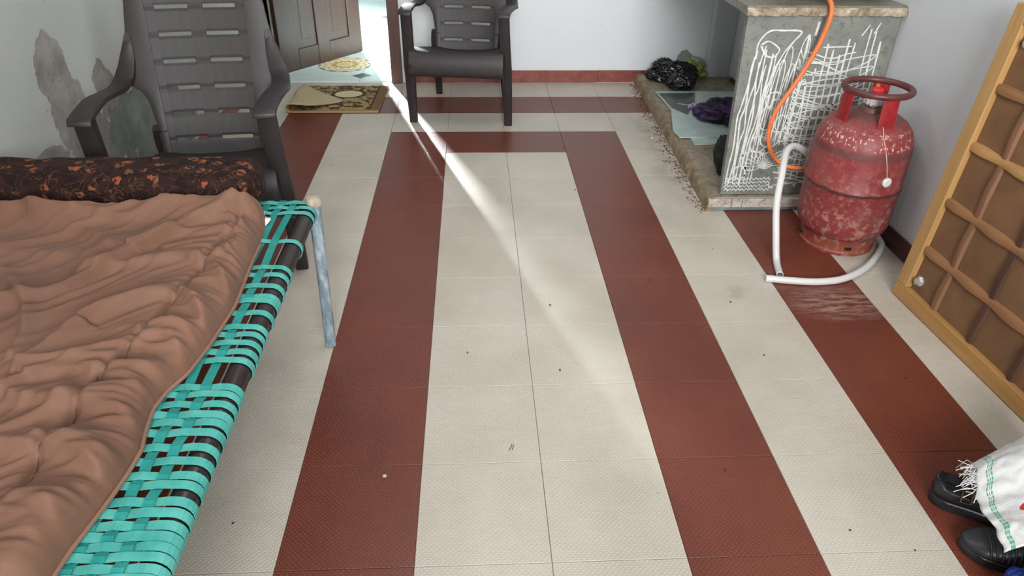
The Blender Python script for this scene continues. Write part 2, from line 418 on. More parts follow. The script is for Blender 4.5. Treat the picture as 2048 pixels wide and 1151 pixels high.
# ------------------------------------------------------------------ door
def wood(name, a, b, rough=0.45, sc_=(30, 30, 2), axis='obj'):
    t = NT(name); v = t.scale(t.obj(), sc_)
    n = t.noise(v, 1.0, 6, 0.65, 0.6); n2 = t.noise(t.obj(), 3, 4)
    c = t.mix(t.ramp(n, 0.3, 0.7), a, b); c = t.mix(t.ramp(n2, 0.4, 0.7, 0, 0.35), c, a)
    t.set(c, rough); t.bump(n, 0.15, 0.001); return t.m
MAT['door'] = wood('dark walnut painted door', srgb(56, 36, 28), srgb(72, 49, 39), 0.4)
MAT['jamb'] = wood('brown door frame paint', srgb(88, 62, 56), srgb(112, 82, 74), 0.42)
d1 = struct(bpy.data.objects.new('door_1', None)); C.objects.link(d1); d1['label'] = 'open dark brown panelled door swung into the hall'; d1['category'] = 'door'
JW = 0.068
j = MB().box((DX1+JW/2, YB+0.02, 1.03), (JW, 0.11, 2.06)); j.box((DX1+JW/2+0.012, YB+0.10, 1.03), (JW-0.024, 0.08, 2.06)); j.build('door_jamb', MAT['jamb'], d1, bevel=0.003)
MB().box((DX0-0.02, YB+0.07, 1.03), (0.04, 0.13, 2.06)).box((-1.4455, 1.358, 1.03), (0.068, 0.040, 2.06)).build('door_jamb', simple('grey beige weathered frame', srgb(148, 142, 130), 0.7), d1, bevel=0.003)
MB().box(((DX0+DX1)/2, YB+0.06, 2.09), (DX1-DX0+0.16, 0.11, 0.07)).build('door_head', MAT['jamb'], d1, bevel=0.003)
leaf = bpy.data.objects.new('door_leaf', None)
ang = math.atan2(0.59, 0.43)
LW, LH, LT = 0.74, 2.0, 0.035
b = MB(); px = [(0.0, 0.15), (0.335, 0.43), (0.62, LW)]
for a, c in ((0.0, 0.15), (0.325, 0.43), (0.62, LW)): b.box(((a+c)/2, -LT/2, LH/2+0.008), (c-a, LT, LH))
zr = [(0, 0.13), (0.78, 0.94), (1.42, 1.52), (1.86, LH)]
for a, c in zr:
    for u0, u1 in ((0.15, 0.325), (0.43, 0.62)): b.box(((u0+u1)/2, -LT/2, (a+c)/2+0.008), (u1-u0, LT, c-a))
lf = b.build('door_leaf', MAT['door'], d1, bevel=0.004)
lf.location = (-1.415, 1.365, 0); lf.rotation_euler = (0, 0, ang)
for u0, u1 in ((0.15, 0.325), (0.43, 0.62)):
    for (a, c) in ((0.13, 0.78), (0.94, 1.42), (1.52, 1.86)):
        q = MB(); uc, zc_ = (u0+u1)/2, (a+c)/2+0.008; w_, h_ = u1-u0, c-a
        rows = []
        for ins, dep in ((-0.004, -0.010), (0.018, -0.024), (0.034, -0.024), (0.052, -0.008), (0.06, -0.008)):
            hw, hh = w_/2-ins, h_/2-ins
            rows.append([(uc-hw, -LT-(-LT-dep) if False else -LT+(-dep-0.002) if False else -(LT+dep), zc_-hh), (uc+hw, -(LT+dep), zc_-hh), (uc+hw, -(LT+dep), zc_+hh), (uc-hw, -(LT+dep), zc_+hh)])
        q.grid(rows, closed_v=True, cap=True)
        q.build('door_panel', MAT['door'], lf)
# hinge plates
for z in (0.25, 1.0, 1.75): MB().tube([(0, 0.0, z), (0, 0.0, z+0.09)], 0.008, 8).build('hinge', MAT['steel_dark'], lf)

# ------------------------------------------------------------------ round floor decoration in the hall
def rangoli():
    t = NT('printed round medallion'); x, y, z = t.xyz(t.obj())
    r = t.math('SQRT', t.math('ADD', t.math('MULTIPLY', x, x), t.math('MULTIPLY', y, y)))
    a = t.math('ARCTAN2', y, x)
    pet = t.math('MULTIPLY', t.math('SINE', t.math('MULTIPLY', a, 12)), 0.012)
    rr = t.math('ADD', r, pet)
    n = t.node('ShaderNodeValToRGB'); t.link(t.math('MULTIPLY', rr, 5.5), n.inputs[0])
    cols_ = [(0, srgb(230, 215, 150)), (0.14, srgb(190, 160, 80)), (0.24, srgb(240, 232, 200)), (0.38, srgb(160, 118, 40)), (0.5, srgb(205, 180, 110)), (0.60, srgb(235, 230, 205)), (0.74, srgb(200, 160, 90)), (0.86, srgb(240, 236, 220)), (0.95, srgb(90, 60, 40)), (0.985, srgb(225, 220, 200))]
    e = n.color_ramp.elements; e[0].position = 0; e[0].color = (*cols_[0][1], 1); e[1].position = 1; e[1].color = (*srgb(70, 50, 40), 1)
    for p_, c_ in cols_[1:]:
        k = e.new(p_); k.color = (*c_, 1)
    t.set(n.outputs[0], 0.4); return t.m
rg = MB().lathe([(0.0005, 0.0), (0.178, 0.0), (0.178, 0.002), (0.0005, 0.002)], n=64).build('floor_medallion', rangoli())
rg.location = (-1.03, 1.60, 0.0042)
tag(rg, 'round gold and cream patterned medallion lying on the white hall floor', 'mat')

# ------------------------------------------------------------------ doormat with curled corner
def doormat():
    t = NT('woven doormat'); uv = t.node('ShaderNodeTexCoord').outputs['UV']; u, v, _ = t.xyz(uv)
    n = t.noise(t.scale(uv, (1, 1, 1)), 14, 3, 0.5, 0.8)
    gold, brown, cream = srgb(158, 138, 98), srgb(84, 66, 50), srgb(200, 186, 150)
    c = t.mix(t.ramp(n, 0.46, 0.54), gold, brown)
    def ell(cu, cv, ru, rv):
        a = t.math('DIVIDE', t.math('SUBTRACT', u, cu), ru); b = t.math('DIVIDE', t.math('SUBTRACT', v, cv), rv)
        return t.math('ADD', t.math('MULTIPLY', a, a), t.math('MULTIPLY', b, b))
    d = ell(0.57, 0.66, 0.16, 0.15); c = t.mix(t.ramp(d, 1.75, 1.65), c, brown); c = t.mix(t.ramp(d, 1.0, 0.95), c, cream)
    d = ell(0.60, 0.20, 0.22, 0.19); c = t.mix(t.ramp(d, 1.5, 1.4), c, gold); c = t.mix(t.ramp(t.math('ADD', d, t.math('MULTIPLY', n, 1.0)), 1.35, 1.25), c, brown)
    c = t.mix(t.math('MULTIPLY', t.ramp(n, 0.52, 0.56), t.ramp(d, 0.8, 0.7)), c, gold)
    ed = t.math('GREATER_THAN', u, 0.90); c = t.mix(ed, c, srgb(122, 98, 68))
    e2 = t.math('MULTIPLY', t.math('GREATER_THAN', u, 0.885), t.math('LESS_THAN', u, 0.90)); c = t.mix(e2, c, srgb(60, 44, 34))
    e3 = t.math('LESS_THAN', v, 0.07); c = t.mix(e3, c, srgb(150, 122, 84))
    back = t.node('ShaderNodeNewGeometry').outputs['Backfacing']
    t.set(c, 0.95, 0, 0.1); t.bump(t.noise(uv, 260, 2), 0.4, 0.002); return t.m
mm = MB(); NS, NVV = 70, 24
rows = []; uvs = []
for jv in range(NVV+1):
    v = jv/NVV
    y = 0.60+0.50*v+0.012*math.sin(v*5)
    xr = -0.700+0.016*v; xl = -1.215+0.01*math.sin(v*7)
    r = 0.024*(1-0.75*v)+0.003
    Lf = np.interp(v, [0, 0.06, 0.38, 0.42, 1], [0.10, 0.14, 0.27, 0.26, 0.01])
    row = []; flat = (xr-(xl+r)); arc = PI*r; tot = flat+arc+Lf
    for iu in range(NS+1):
        q = iu/NS*tot
        if q < flat: p_ = (xr-q, 0.004+0.003*math.exp(-((v-1)/0.1)**2)*(0.5+0.5*math.sin(q*30)))
        elif q < flat+arc:
            a = (q-flat)/r; p_ = (xl+r-r*math.sin(a), 0.004+r-r*math.cos(a))
        else:
            s_ = q-flat-arc; p_ = (xl+r+s_, 0.004+2*r-min(s_*0.12, 2*r-0.006)+0.004*math.sin(s_*16+v*5))
        row.append((p_[0], y+(0.0 if q < flat+arc else -0.03*(q-flat-arc)/0.27*0), p_[1]))
        uvs.append((1-q/0.515 if q < flat+arc else 1-q/0.515, v))
    rows.append(row)
mm.grid(rows)
mo = mm.build('doormat', simple('jute backing of mat', srgb(178, 160, 126), 0.95, var=0.1, scale=60, bump=0.3), smooth='all', solid=0.006)
uvl = mo.data.uv_layers.new(name='UVMap')
for li, lp in enumerate(mo.data.loops): uvl.data[li].uv = uvs[lp.vertex_index]
mo.data.materials.append(doormat())
mo.modifiers['s'].material_offset = 1; mo.modifiers['s'].offset = -1
tag(mo, 'brown and gold patterned doormat with its left corner folded over, before the doorway', 'doormat')

# ------------------------------------------------------------------ plastic chairs
def make_chair(label, loc, rz, scale):
    root = thing('plastic_armchair', label, 'chair', loc, rz, None); root.scale = (scale,)*3
    mp = MAT['plastic']
    # back plane helper: local z -> y
    def by(z): return 0.42+(z-0.36)*0.16/0.59
    # seat
    prof = [(-0.012, 0.280), (-0.020, 0.30), (-0.018, 0.34), (-0.006, 0.375), (0.02, 0.390), (0.08, 0.386), (0.18, 0.362), (0.30, 0.334), (0.38, 0.318), (0.425, 0.316)]
    prof = catmull([(0, a, b_) for a, b_ in prof], 4)
    rows = []
    for p_ in prof:
        y = p_[1]; hw = np.interp(y, [-0.02, 0.1, 0.42], [0.232, 0.232, 0.165]); row = []
        for i in range(-12, 13):
            u = i/12; zz = p_[2]; xx = u*hw
            if p_[1] > -0.005: zz += 0.012*u**4-0.008*(1-u*u)*min(1, max(0, y)/0.1)
            row.append((xx, y, zz))
        # side skirts
        row = [(row[0][0]-0.004, y, row[0][2]-0.035)]+row+[(row[-1][0]+0.004, y, row[-1][2]-0.035)]
        rows.append(row)
    MB().grid(rows).build('seat', mp, root, smooth=True, solid=0.006)
    # front legs
    for s in (-1, 1):
        path = catmull([(s*0.252, 0.115, 0.0), (s*0.250, 0.092, 0.12), (s*0.246, 0.065, 0.26), (s*0.242, 0.040, 0.36), (s*0.238, 0.014, 0.48), (s*0.235, -0.006, 0.578)], 4)
        n = len(path); ks = [(np.interp(i/(n-1), [0, 0.15, 0.5, 0.7, 1], [0.78, 0.85, 1.05, 1.0, 1.0]),)*2 for i in range(n)]
        b = MB().sweep(path, rsect(0.052, 0.036, 0.35), wvec=(1, 0, 0), scales=ks); b.build('leg', mp, root, smooth=True)
        path = catmull([(s*0.195, 0.62, 0.0), (s*0.188, 0.55, 0.16), (s*0.178, 0.455, 0.33), (s*0.168, 0.43, 0.40)], 4)
        MB().sweep(path, rsect(0.042, 0.028, 0.35), wvec=(1, 0, 0), scales=[(0.85+0.3*i/(len(path)-1),)*2 for i in range(len(path))]).build('leg', mp, root, smooth=True)
        # armrest: flat band from the front post back, curling up into the back frame
        ap = catmull([(s*0.236, -0.040, 0.574), (s*0.236, -0.030, 0.586), (s*0.240, 0.05, 0.588), (s*0.250, 0.17, 0.580), (s*0.254, 0.28, 0.562), (s*0.248, 0.37, 0.552), (s*0.243, 0.425, 0.560), (s*0.234, 0.456, 0.585), (s*0.224, by(0.63)-0.010, 0.63), (s*0.214, by(0.69)-0.006, 0.69)], 5)
        n = len(ap); sc2 = [(np.interp(i/(n-1), [0, 0.1, 0.5, 0.75, 0.88, 1], [1.0, 1.05, 1.0, 0.95, 0.75, 0.25]), 1) for i in range(n)]
        MB().sweep(ap, rsect(0.060, 0.016, 0.6), wvec=(1, 0, 0), scales=sc2).build('armrest', mp, root, smooth=True)
    # back frame: two stiles, connectors between the slats, crown
    b = MB(); zs = np.linspace(0.29, 0.98, 64)
    for s in (-1, 1):
        rows = []
        for z in zs:
            xi = np.interp(z, [0.29, 0.6, 0.98], [0.142, 0.150, 0.156])
            xo = np.interp(z, [0.29, 0.42, 0.48, 0.515, 0.54, 0.57, 0.60, 0.64, 0.70, 0.78, 0.92, 0.98], [0.166, 0.174, 0.184, 0.200, 0.236, 0.258, 0.252, 0.236, 0.220, 0.210, 0.200, 0.172])
            row = []
            for (xx, dy) in ((xi, -0.010), ((xi+xo)/2, -0.014), (xo, -0.010), (xo, 0.012), ((xi+xo)/2, 0.006), (xi, 0.010)):
                row.append((s*xx, by(z)+dy, z))
            rows.append(row)
        b.grid(rows, closed_v=True, cap=True)
    slots = [0.360+0.0805*i for i in range(8)]
    for z in slots:
        for u0, u1 in ((-0.022, 0.022), (-0.152, -0.124), (0.124, 0.152)):
            b.box(((u0+u1)/2, by(z)+0.008*(1-((u0+u1)/2/0.155)**2)+0.0005, z), (u1-u0, 0.006, 0.016))
    b.build('back_frame', mp, root, smooth=True)
    edges = [0.285]+slots+[0.985]
    for i in range(len(edges)-1):
        z0, z1 = edges[i]+0.0008, edges[i+1]-0.0008; us = [-1, -.93, -.79, -.78, -.55, -.35, -.15, -.14, 0, .14, .15, .35, .55, .78, .79, .93, 1]
        rows = []
        for k, f_ in enumerate((0, 0.12, 0.5, 0.88, 1)):
            ez = 0.0016 if k in (0, 4) else 0.0; z = z0+f_*(z1-z0)
            nt = lambda u: (0.0052*(1-f_)-0.0052*f_)*(1 if (0.145 < abs(u) < 0.785 or abs(u) in (.15, .78)) else 0)*(1 if not (i == 0 and k == 0) and not (i == len(edges)-2 and k == 4) else 0)
            zz_top = 0.012 if i == len(edges)-2 and k == 4 else 0
            rows.append([(u*0.158, by(z+nt(u))+0.009*(1-u*u)+ez-0.004, z+zz_top*(1-u*u)*1.5+nt(u)) for u in us])
        MB().grid(rows).build('slat', mp, root, solid=0.006)
    return root
make_chair('dark brown plastic armchair behind the bed, against the flaking left wall', (-1.040, -1.275, 0), math.radians(8.5), 1.08)
make_chair('dark brown plastic armchair by the doorway, standing before the white back wall', (-0.246, 0.312, 0), math.radians(-7.0), 1.03)

# ------------------------------------------------------------------ cot (charpai)
cot = thing('webbed_cot', 'metal cot with woven turquoise plastic straps under the brown quilt', 'bed', (0, 0, 0))
RX, RZ, RR = -0.628, 0.436, 0.0235
YH, YN = -1.53, -3.38
MAT['leg_steel'] = None
t = NT('worn silver painted steel'); v = t.obj(); n = t.noise(t.scale(v, (1, 1, 0.35)), 45, 5, 0.7)
t.set(t.mix(t.ramp(n, 0.42, 0.6), srgb(120, 140, 152), srgb(176, 188, 194)), 0.45, 0.15); t.bump(n, 0.2, 0.001); MAT['leg_steel'] = t.m
MAT['rust'] = simple('rusty whitewashed steel', srgb(170, 158, 140), 0.7, 0.1, 0.35, 60)
MB().tube([(RX, YH, RZ), (RX, YN, RZ)], RR, 20).build('side_rail', MAT['steel_dark'], cot, smooth=True)
MB().tube([(-1.465, YH, RZ), (-1.465, YN, RZ)], RR, 20).build('side_rail', MAT['steel_dark'], cot, smooth=True)
MB().tube([(RX, YH+0.0, RZ), (-1.465, YH, RZ)], RR, 20).build('end_rail', MAT['steel_dark'], cot, smooth=True)
MB().tube([(RX, YN+0.03, RZ), (-1.465, YN+0.03, RZ)], RR, 20).build('end_rail', MAT['steel_dark'], cot, smooth=True)
for (lx, ly, tx, ty) in ((-0.610, -1.588, -0.612, -1.535), (-1.47, -1.588, -1.465, -1.535), (-0.610, -3.34, -0.612, -3.36), (-1.47, -3.34, -1.465, -3.36)):
    g = MB().tube([(lx, ly, 0.0), (lx+(tx-lx)*0.5, ly+(ty-ly)*0.5, 0.22), (tx, ty, 0.455)], [0.0165, 0.0165, 0.0185], 16).build('leg', MAT['leg_steel'], cot, smooth=True)
    MB().lathe([(0.001, 0.0), (0.022, 0.0), (0.024, 0.012), (0.019, 0.024), (0.001, 0.028)], (tx, ty, 0.452), 16).build('leg_cap', MAT['rust'], cot, smooth=True)
def strap_mat(name, a, b_):
    t = NT(name); v = t.obj(); n = t.noise(t.scale(v, (8, 8, 8)), 3, 4, 0.6)
    t.set(t.mix(t.ramp(n, 0.3, 0.7), a, b_), 0.36, 0, 0.5); t.bump(t.noise(v, 120, 2), 0.08, 0.001); return t.m
MAT['strap_a'] = strap_mat('light turquoise strap', srgb(58, 156, 146), srgb(92, 184, 172))
MAT['strap_b'] = strap_mat('turquoise strap', srgb(24, 128, 122), srgb(44, 150, 142))
# lengthwise straps, about 3.8 cm apart
lx = [-0.6655-0.0350*k for k in range(23)]
edge_px = [392, 400, 412, 431, 442, 499, 552, 567, 590, 610, 619, 644, 672, 687, 704, 722, 740, 793, 808, 828, 848, 864, 884, 915, 943, 972, 990, 1023, 1045, 1071, 1092, 1113, 1134, 1157, 1180, 1204, 1230, 1258, 1288, 1320, 1355, 1390, 1430, 1470, 1515]
ys = []
for py in edge_px:
    best = min(np.linspace(YH-0.012, YN+0.05, 900), key=lambda Y: abs((lambda d: 575.5-F_PX*(d@UP)/(d@FW))(np.array((-0.604, Y, RZ))-CAM)-py))
    if not ys or ys[-1]-best > 0.010: ys.append(float(best))
ZW = RZ+RR+0.0025
for k, X in enumerate(lx):
    path = [(X, YH+RR*math.sin(a)*1.06, RZ+RR*1.06*math.cos(a)) for a in np.linspace(PI, 0, 8)]
    for i, Y in enumerate(ys): path.append((X+0.0015*math.sin(i*1.7+k), Y, ZW+(0.0030 if (i+k) % 2 else -0.0022)))
    path += [(X, YN+0.03-RR*math.sin(a)*1.06, RZ+RR*1.06*math.cos(a)) for a in np.linspace(0, PI, 8)]
    MB().sweep(path, [(-0.0092, -0.0006), (0.0092, -0.0006), (0.0092, 0.0006), (-0.0092, 0.0006)], wvec=(1, 0, 0)).build('strap', MAT['strap_b'], cot)
for i, Y in enumerate(ys):
    wd = random.uniform(0.0078, 0.0092)*(1.0 if i < 20 else 0.98); y2 = Y+random.uniform(-0.004, 0.004)
    path = [(RX-0.03, Y, RZ-RR-0.004), (RX-0.008, Y, RZ-RR-0.003)]
    path += [(RX+(RR+0.003)*math.sin(a), Y, RZ+(RR+0.003)*math.cos(a)) for a in np.linspace(PI, 0.0, 10)]
    path.append((RX-0.014, Y, ZW+0.001))
    for k, X in enumerate(lx): path.append((X, Y+(y2-Y)*(k/22), ZW+(-0.0024 if (i+k) % 2 else 0.0024)))
    path += [(-1.465-(RR+0.003)*math.sin(a), y2, RZ+(RR+0.003)*math.cos(a)) for a in np.linspace(0, PI, 6)]
    MB().sweep(path, [(-wd, -0.0007), (wd, -0.0007), (wd, 0.0007), (-wd, 0.0007)], wvec=(0, 1, 0)).build('strap', MAT['strap_a'], cot)

# ------------------------------------------------------------------ quilt
QZ = 0.463
def W(pts, z=0.53): return np.array([zp(a, b_, z)[:2] for a, b_ in pts])
c1 = lambda pts: [(a/2.503, 300+b_/2.503) for a, b_ in pts]
c2 = lambda pts: [(a/2.552, 700+b_/2.552) for a, b_ in pts]
edge = np.array([zp(a, b_, 0.485)[:2] for a, b_ in ((514, 372), (532, 385), (539, 402), (535, 440), (524, 480), (507, 520), (494, 560), (480, 600), (455, 640), (425, 685), (388, 733), (345, 770), (318, 805), (303, 850), (296, 885), (270, 930), (232, 985), (190, 1040), (150, 1092), (113, 1151))])
eo = np.argsort(edge[:, 1]); ey, ex = edge[eo, 1], edge[eo, 0]
ey = np.concatenate([[-3.6, -3.2], ey]); ex = np.concatenate([[-0.90, -0.86], ex])
ex = ex-np.interp(ey, [-2.1, -1.7], [0.016, 0.008])
far = np.array([zp(a, b_, 0.57)[:2] for a, b_ in ((0, 398), (120, 392), (250, 388), (370, 380), (460, 372), (512, 366))])
NSq, NTq = 190, 400
S = np.linspace(0, 1, NSq)[None, :]; Tt = np.linspace(0, 1, NTq)[:, None]
X0 = -1.497
Xg = X0+S*0.8+0*Tt; Yg = 0*Xg
for it in range(6):
    yf = np.interp(Xg, far[:, 0], far[:, 1]); Yg = -3.37+Tt*(yf+3.37)
    xe = np.interp(Yg, ey, ex); Xg = X0+S*(xe-X0)
dr = xe-Xg; dfar = np.abs(yf-Yg)
d = np.minimum(dr*0.85, dfar)
def prof(q): q = np.clip(q, 0, 1); return np.sqrt(1-(1-q)**2)
def seg_dist(P, X, Y):
    best = np.full(X.shape, 9.0); side = np.zeros(X.shape)
    for a, b_ in zip(P[:-1], P[1:]):
        ab = b_-a; L2 = ab@ab; tt = np.clip(((X-a[0])*ab[0]+(Y-a[1])*ab[1])/L2, 0, 1)
        ddx = X-a[0]-tt*ab[0]; ddy = Y-a[1]-tt*ab[1]; dd_ = np.hypot(ddx, ddy); m = dd_ < best
        best = np.where(m, dd_, best); side = np.where(m, np.sign(ddy+0.35*ddx), side)
    return best, side
Z = np.zeros(Xg.shape)
H0 = 0.050
Z += H0*prof(np.minimum(dr*0.85/0.045, dfar/0.012))
Z += 0.042*np.exp(-(dfar/0.055)**2)*prof(dr/0.05)*prof(dfar/0.010)
ridges = [
 (c1([(1250, 330), (1190, 370), (1130, 400), (1000, 430), (820, 470)]), 0.010, 0.016),
 (c1([(1270, 400), (1180, 450), (1080, 500), (950, 520)]), 0.010, 0.014),
 (c1([(1250, 500), (1160, 590)]), 0.010, 0.014),
 (c1([(1150, 720), (1110, 600), (1040, 545), (950, 510), (700, 545), (400, 600)]), 0.015, 0.018),
 (c1([(1045, 920), (1010, 800), (940, 720), (880, 690), (700, 725), (450, 810), (250, 960), (60, 1110)]), 0.022, 0.018),
 (c1([(1030, 960), (950, 880), (850, 850), (700, 870)]), 0.010, 0.014),
 (c1([(980, 1060), (900, 960), (820, 900), (700, 920), (560, 1000), (300, 1030), (100, 1080)]), 0.014, 0.017),
 (c1([(1160, 760), (1050, 840), (960, 940)]), 0.010, 0.012),
 (c1([(1240, 275), (1000, 335), (850, 400), (600, 530), (330, 680), (100, 735), (0, 750)]), 0.026, 0.020),
 (c1([(200, 345), (350, 370), (500, 425), (540, 470)]), 0.012, 0.03),
 (c1([(0, 240), (300, 250), (640, 245), (1000, 205), (1250, 175)]), 0.020, 0.016),
 (c1([(170, 335), (400, 335), (640, 340), (800, 300), (980, 285)]), 0.014, 0.012),
 (c1([(0, 330), (180, 325)]), 0.012, 0.014),
 (c1([(1240, 180), (1330, 270), (1320, 350)]), 0.014, 0.018),
 (c1([(0, 590), (60, 650), (105, 720), (112, 850), (40, 1010)]), 0.014, 0.015),
 (c1([(0, 480), (300, 500), (600, 480)]), 0.010, 0.03),
 (c2([(0, 205), (150, 120), (400, 65), (800, 62), (960, 45)]), 0.016, 0.018),
 (c2([(760, 240), (740, 160), (640, 112), (480, 90)]), 0.014, 0.018),
 (c2([(755, 335), (640, 262), (450, 240), (300, 235), (60, 225)]), 0.020, 0.022),
 (c2([(560, 500), (480, 455), (300, 425), (180, 405)]), 0.010, 0.016),
 (c2([(545, 585), (400, 495), (200, 462), (0, 462)]), 0.022, 0.022),
 (c2([(345, 880), (250, 770), (100, 745), (0, 775)]), 0.018, 0.022),
 (c2([(330, 910), (200, 1010), (0, 1090)]), 0.010, 0.02),
 (c2([(180, 1110), (60, 1080), (-60, 1090)]), 0.016, 0.03),
]
for P, A, wd in ridges:
    P = catmull([(*q, 0) for q in W(P)], 4)[:, :2]
    dist, side = seg_dist(P, Xg, Yg)
    wv = np.where(side > 0, wd*1.5, wd*0.55)
    Z += 1.25*A*np.exp(-(dist/wv)**1.6)*prof(d/0.03)
grooves = [
 (c1([(1130, 395), (1020, 520), (900, 660), (750, 820), (600, 1000), (470, 1110)]), 0.013),
 (c2([(480, 90), (380, 245), (190, 465), (80, 660), (0, 745), (-60, 800)]), 0.013),
 (c1([(1240, 230), (1150, 400)]), 0.009),
 (c1([(1170, 745), (1040, 870)]), 0.010),
 (c2([(760, 330), (700, 375), (590, 495), (500, 600), (430, 700), (380, 820), (290, 920), (160, 1110)]), 0.010),
]
for P, A in grooves:
    P = W(P); dist, side = seg_dist(P, Xg, Yg)
    Z -= A*np.exp(-(dist/0.0075)**2)
    Z -= 0.25*A*np.exp(-(dist/0.02)**2)
# soft random rumples, elongated across the bed
nz = np.zeros(Xg.shape)
for i in range(NTq):
    for k in range(NSq):
        x, y = Xg[i, k], Yg[i, k]
        q_ = math.exp(-(dr[i, k]/0.2)**2); sl = 0.75*(1-q_)-0.12*q_; xr_ = x+0.72; yy_ = y-sl*xr_
        wq = 0.5*noise.noise(Vector((x*3, y*3, 5.1))); a1 = noise.noise(Vector((x*2.0+wq, yy_*9+wq*2, 0.3))); a2 = noise.noise(Vector((x*4+wq, yy_*20+wq*3, 1.3))); a3 = noise.noise(Vector((x*9+wq, yy_*48+wq*4, 7.3)))
        nz[i, k] = 0.012*((1-abs(a1))**4-0.4)+0.0075*((1-abs(a2))**4-0.4)+0.0026*((1-abs(a3))**3-0.4)*(0.35+q_)
Z += nz*prof(d/0.03)*(0.75+1.15*np.exp(-(dr/0.22)**2))
# sharp micro pleats radiating from the seams
Z = QZ+np.maximum(Z, 0.001)
Z[:, -1] = QZ; 
qb = MB(); qb.grid(np.stack([Xg, Yg, Z], -1))
t = NT('brown satin quilt'); v = t.obj(); n = t.noise(v, 3, 4); 
t.set(t.mix(t.ramp(n, 0.3, 0.7), srgb(112, 80, 64), srgb(130, 95, 77)), 0.6, 0, 0.22)
t.b.inputs['Sheen Weight'].default_value = 0.05
t.bump(t.noise(t.scale(v, (30, 90, 30)), 1.0, 5, 0.65), 0.25, 0.003)
MAT['quilt'] = t.m
MAT['quilt_lining'] = simple('brown quilt hem', srgb(136, 101, 83), 0.6, var=0.06)
q = qb.build('quilt', MAT['quilt'], smooth='all')
tag(q, 'crumpled brown satin quilt spread over the turquoise cot', 'quilt')
# hem: pale lining edge piping all along the right side
hp = [(np.interp(y, ey, ex)+0.002, y, QZ+0.007) for y in np.linspace(-3.36, -1.80, 120)]
MB().tube(hp, 0.004, 8).build('hem', MAT['quilt_lining'], q, smooth=True)
# stitched seam lines
for P, A in grooves[:2]:
    P = catmull([(*q_, 0) for q_ in W(P)], 6)[:, :2]
    def zat(x, y):
        i = np.argmin((Xg-x)**2+(Yg-y)**2); return Z.flat[i]
    MB().tube([(x, y, zat(x, y)+0.0006) for x, y in P if x > X0], 0.0009, 5).build('stitching', simple('brown thread', srgb(92, 64, 50), 0.8), q)

# white sheet showing from under the quilt
sb = MB()
sx0, sx1 = zp(543, 440, 0.47)[0]-0.05, zp(541, 440, 0.47)[0]
pts = []
sy = zp(541, 440, 0.47)[1]
rows = []
for i in range(110):
    yy = -1.60-0.9*i/109
    xe_ = np.interp(yy, ey, ex)
    bulge = 0.020*math.exp(-((yy-sy)/0.022)**2)
    rows.append([(X_, yy, QZ-0.0001+0.010*math.exp(-((yy-sy)/0.02)**2)*(1 if a > 0 else 0)+0.002) for a, X_ in enumerate((xe_-0.10, xe_-0.02, xe_-0.006+bulge))])
o = MB().grid(rows).build('bed_sheet', MAT['sheet'], smooth='all', solid=0.003)
o.location.z = -0.001
tag(o, 'white sheet edge peeping out from under the brown quilt', 'sheet')

# ------------------------------------------------------------------ floral bolster
def floral():
    t = NT('dark floral cotton'); v = t.obj()
    vo = t.node('ShaderNodeTexVoronoi'); t.link(v, vo.inputs['Vector']); vo.inputs['Scale'].default_value = 27; vo.inputs['Randomness'].default_value = 0.85
    dist = vo.outputs['Distance']; colr = t.node('ShaderNodeSeparateColor'); t.link(vo.outputs['Color'], colr.inputs[0])
    n = t.noise(v, 70, 3, 0.6)
    pet = t.math('ADD', dist, t.math('MULTIPLY', t.math('SUBTRACT', n, 0.5), 0.5))
    flow = t.ramp(pet, 0.32, 0.26)
    fc = t.mix(colr.outputs[0], srgb(146, 76, 48), srgb(106, 78, 52)); fc = t.mix(t.ramp(n, 0.5, 0.56), fc, srgb(60, 30, 20))
    base = t.mix(t.ramp(t.noise(v, 26, 3), 0.4, 0.6), srgb(30, 18, 16), srgb(46, 28, 24))
    ln = t.noise(v, 24, 2, 0.5, 1.2); vine = t.math('SUBTRACT', 1.0, t.ramp(t.math('ABSOLUTE', t.math('SUBTRACT', ln, 0.5)), 0.0, 0.02))
    c = t.mix(t.math('MULTIPLY', vine, 0.5), base, srgb(118, 80, 52))
    c = t.mix(flow, c, fc); t.set(c, 0.8, 0, 0.2); t.bump(t.noise(v, 12, 4), 0.3, 0.01); return t.m
rows = []
for u in np.linspace(0, 1, 70):
    e = min(u, 1-u)*0.80; k = prof(np.array(e/0.045))*1.0; k = max(float(k), 0.02); xx = -1.492+0.762*u
    row = []
    for a in np.linspace(0, 2*PI, 33)[:-1]:
        ca, sa = math.cos(a), math.sin(a); sg = lambda q: math.copysign(abs(q)**0.62, q)
        yy = -1.585+0.085*k**0.7*sg(ca); zz = 0.0665*k*sg(sa)
        bump_ = 0.006*noise.noise(Vector((xx*7, ca*1.5, sa*1.5)))+0.004*noise.noise(Vector((xx*16, ca*3, sa*3)))
        row.append((xx, yy*1.0+bump_*ca, 0.532+zz+bump_*sa*1.3+(0.004*(1-u) if sa > 0 else 0)))
    rows.append(row)
o = MB().grid(rows, closed_v=True, cap=True).build('bolster', floral(), smooth='all')
tag(o, 'dark bolster with orange flower print at the head of the bed', 'pillow')

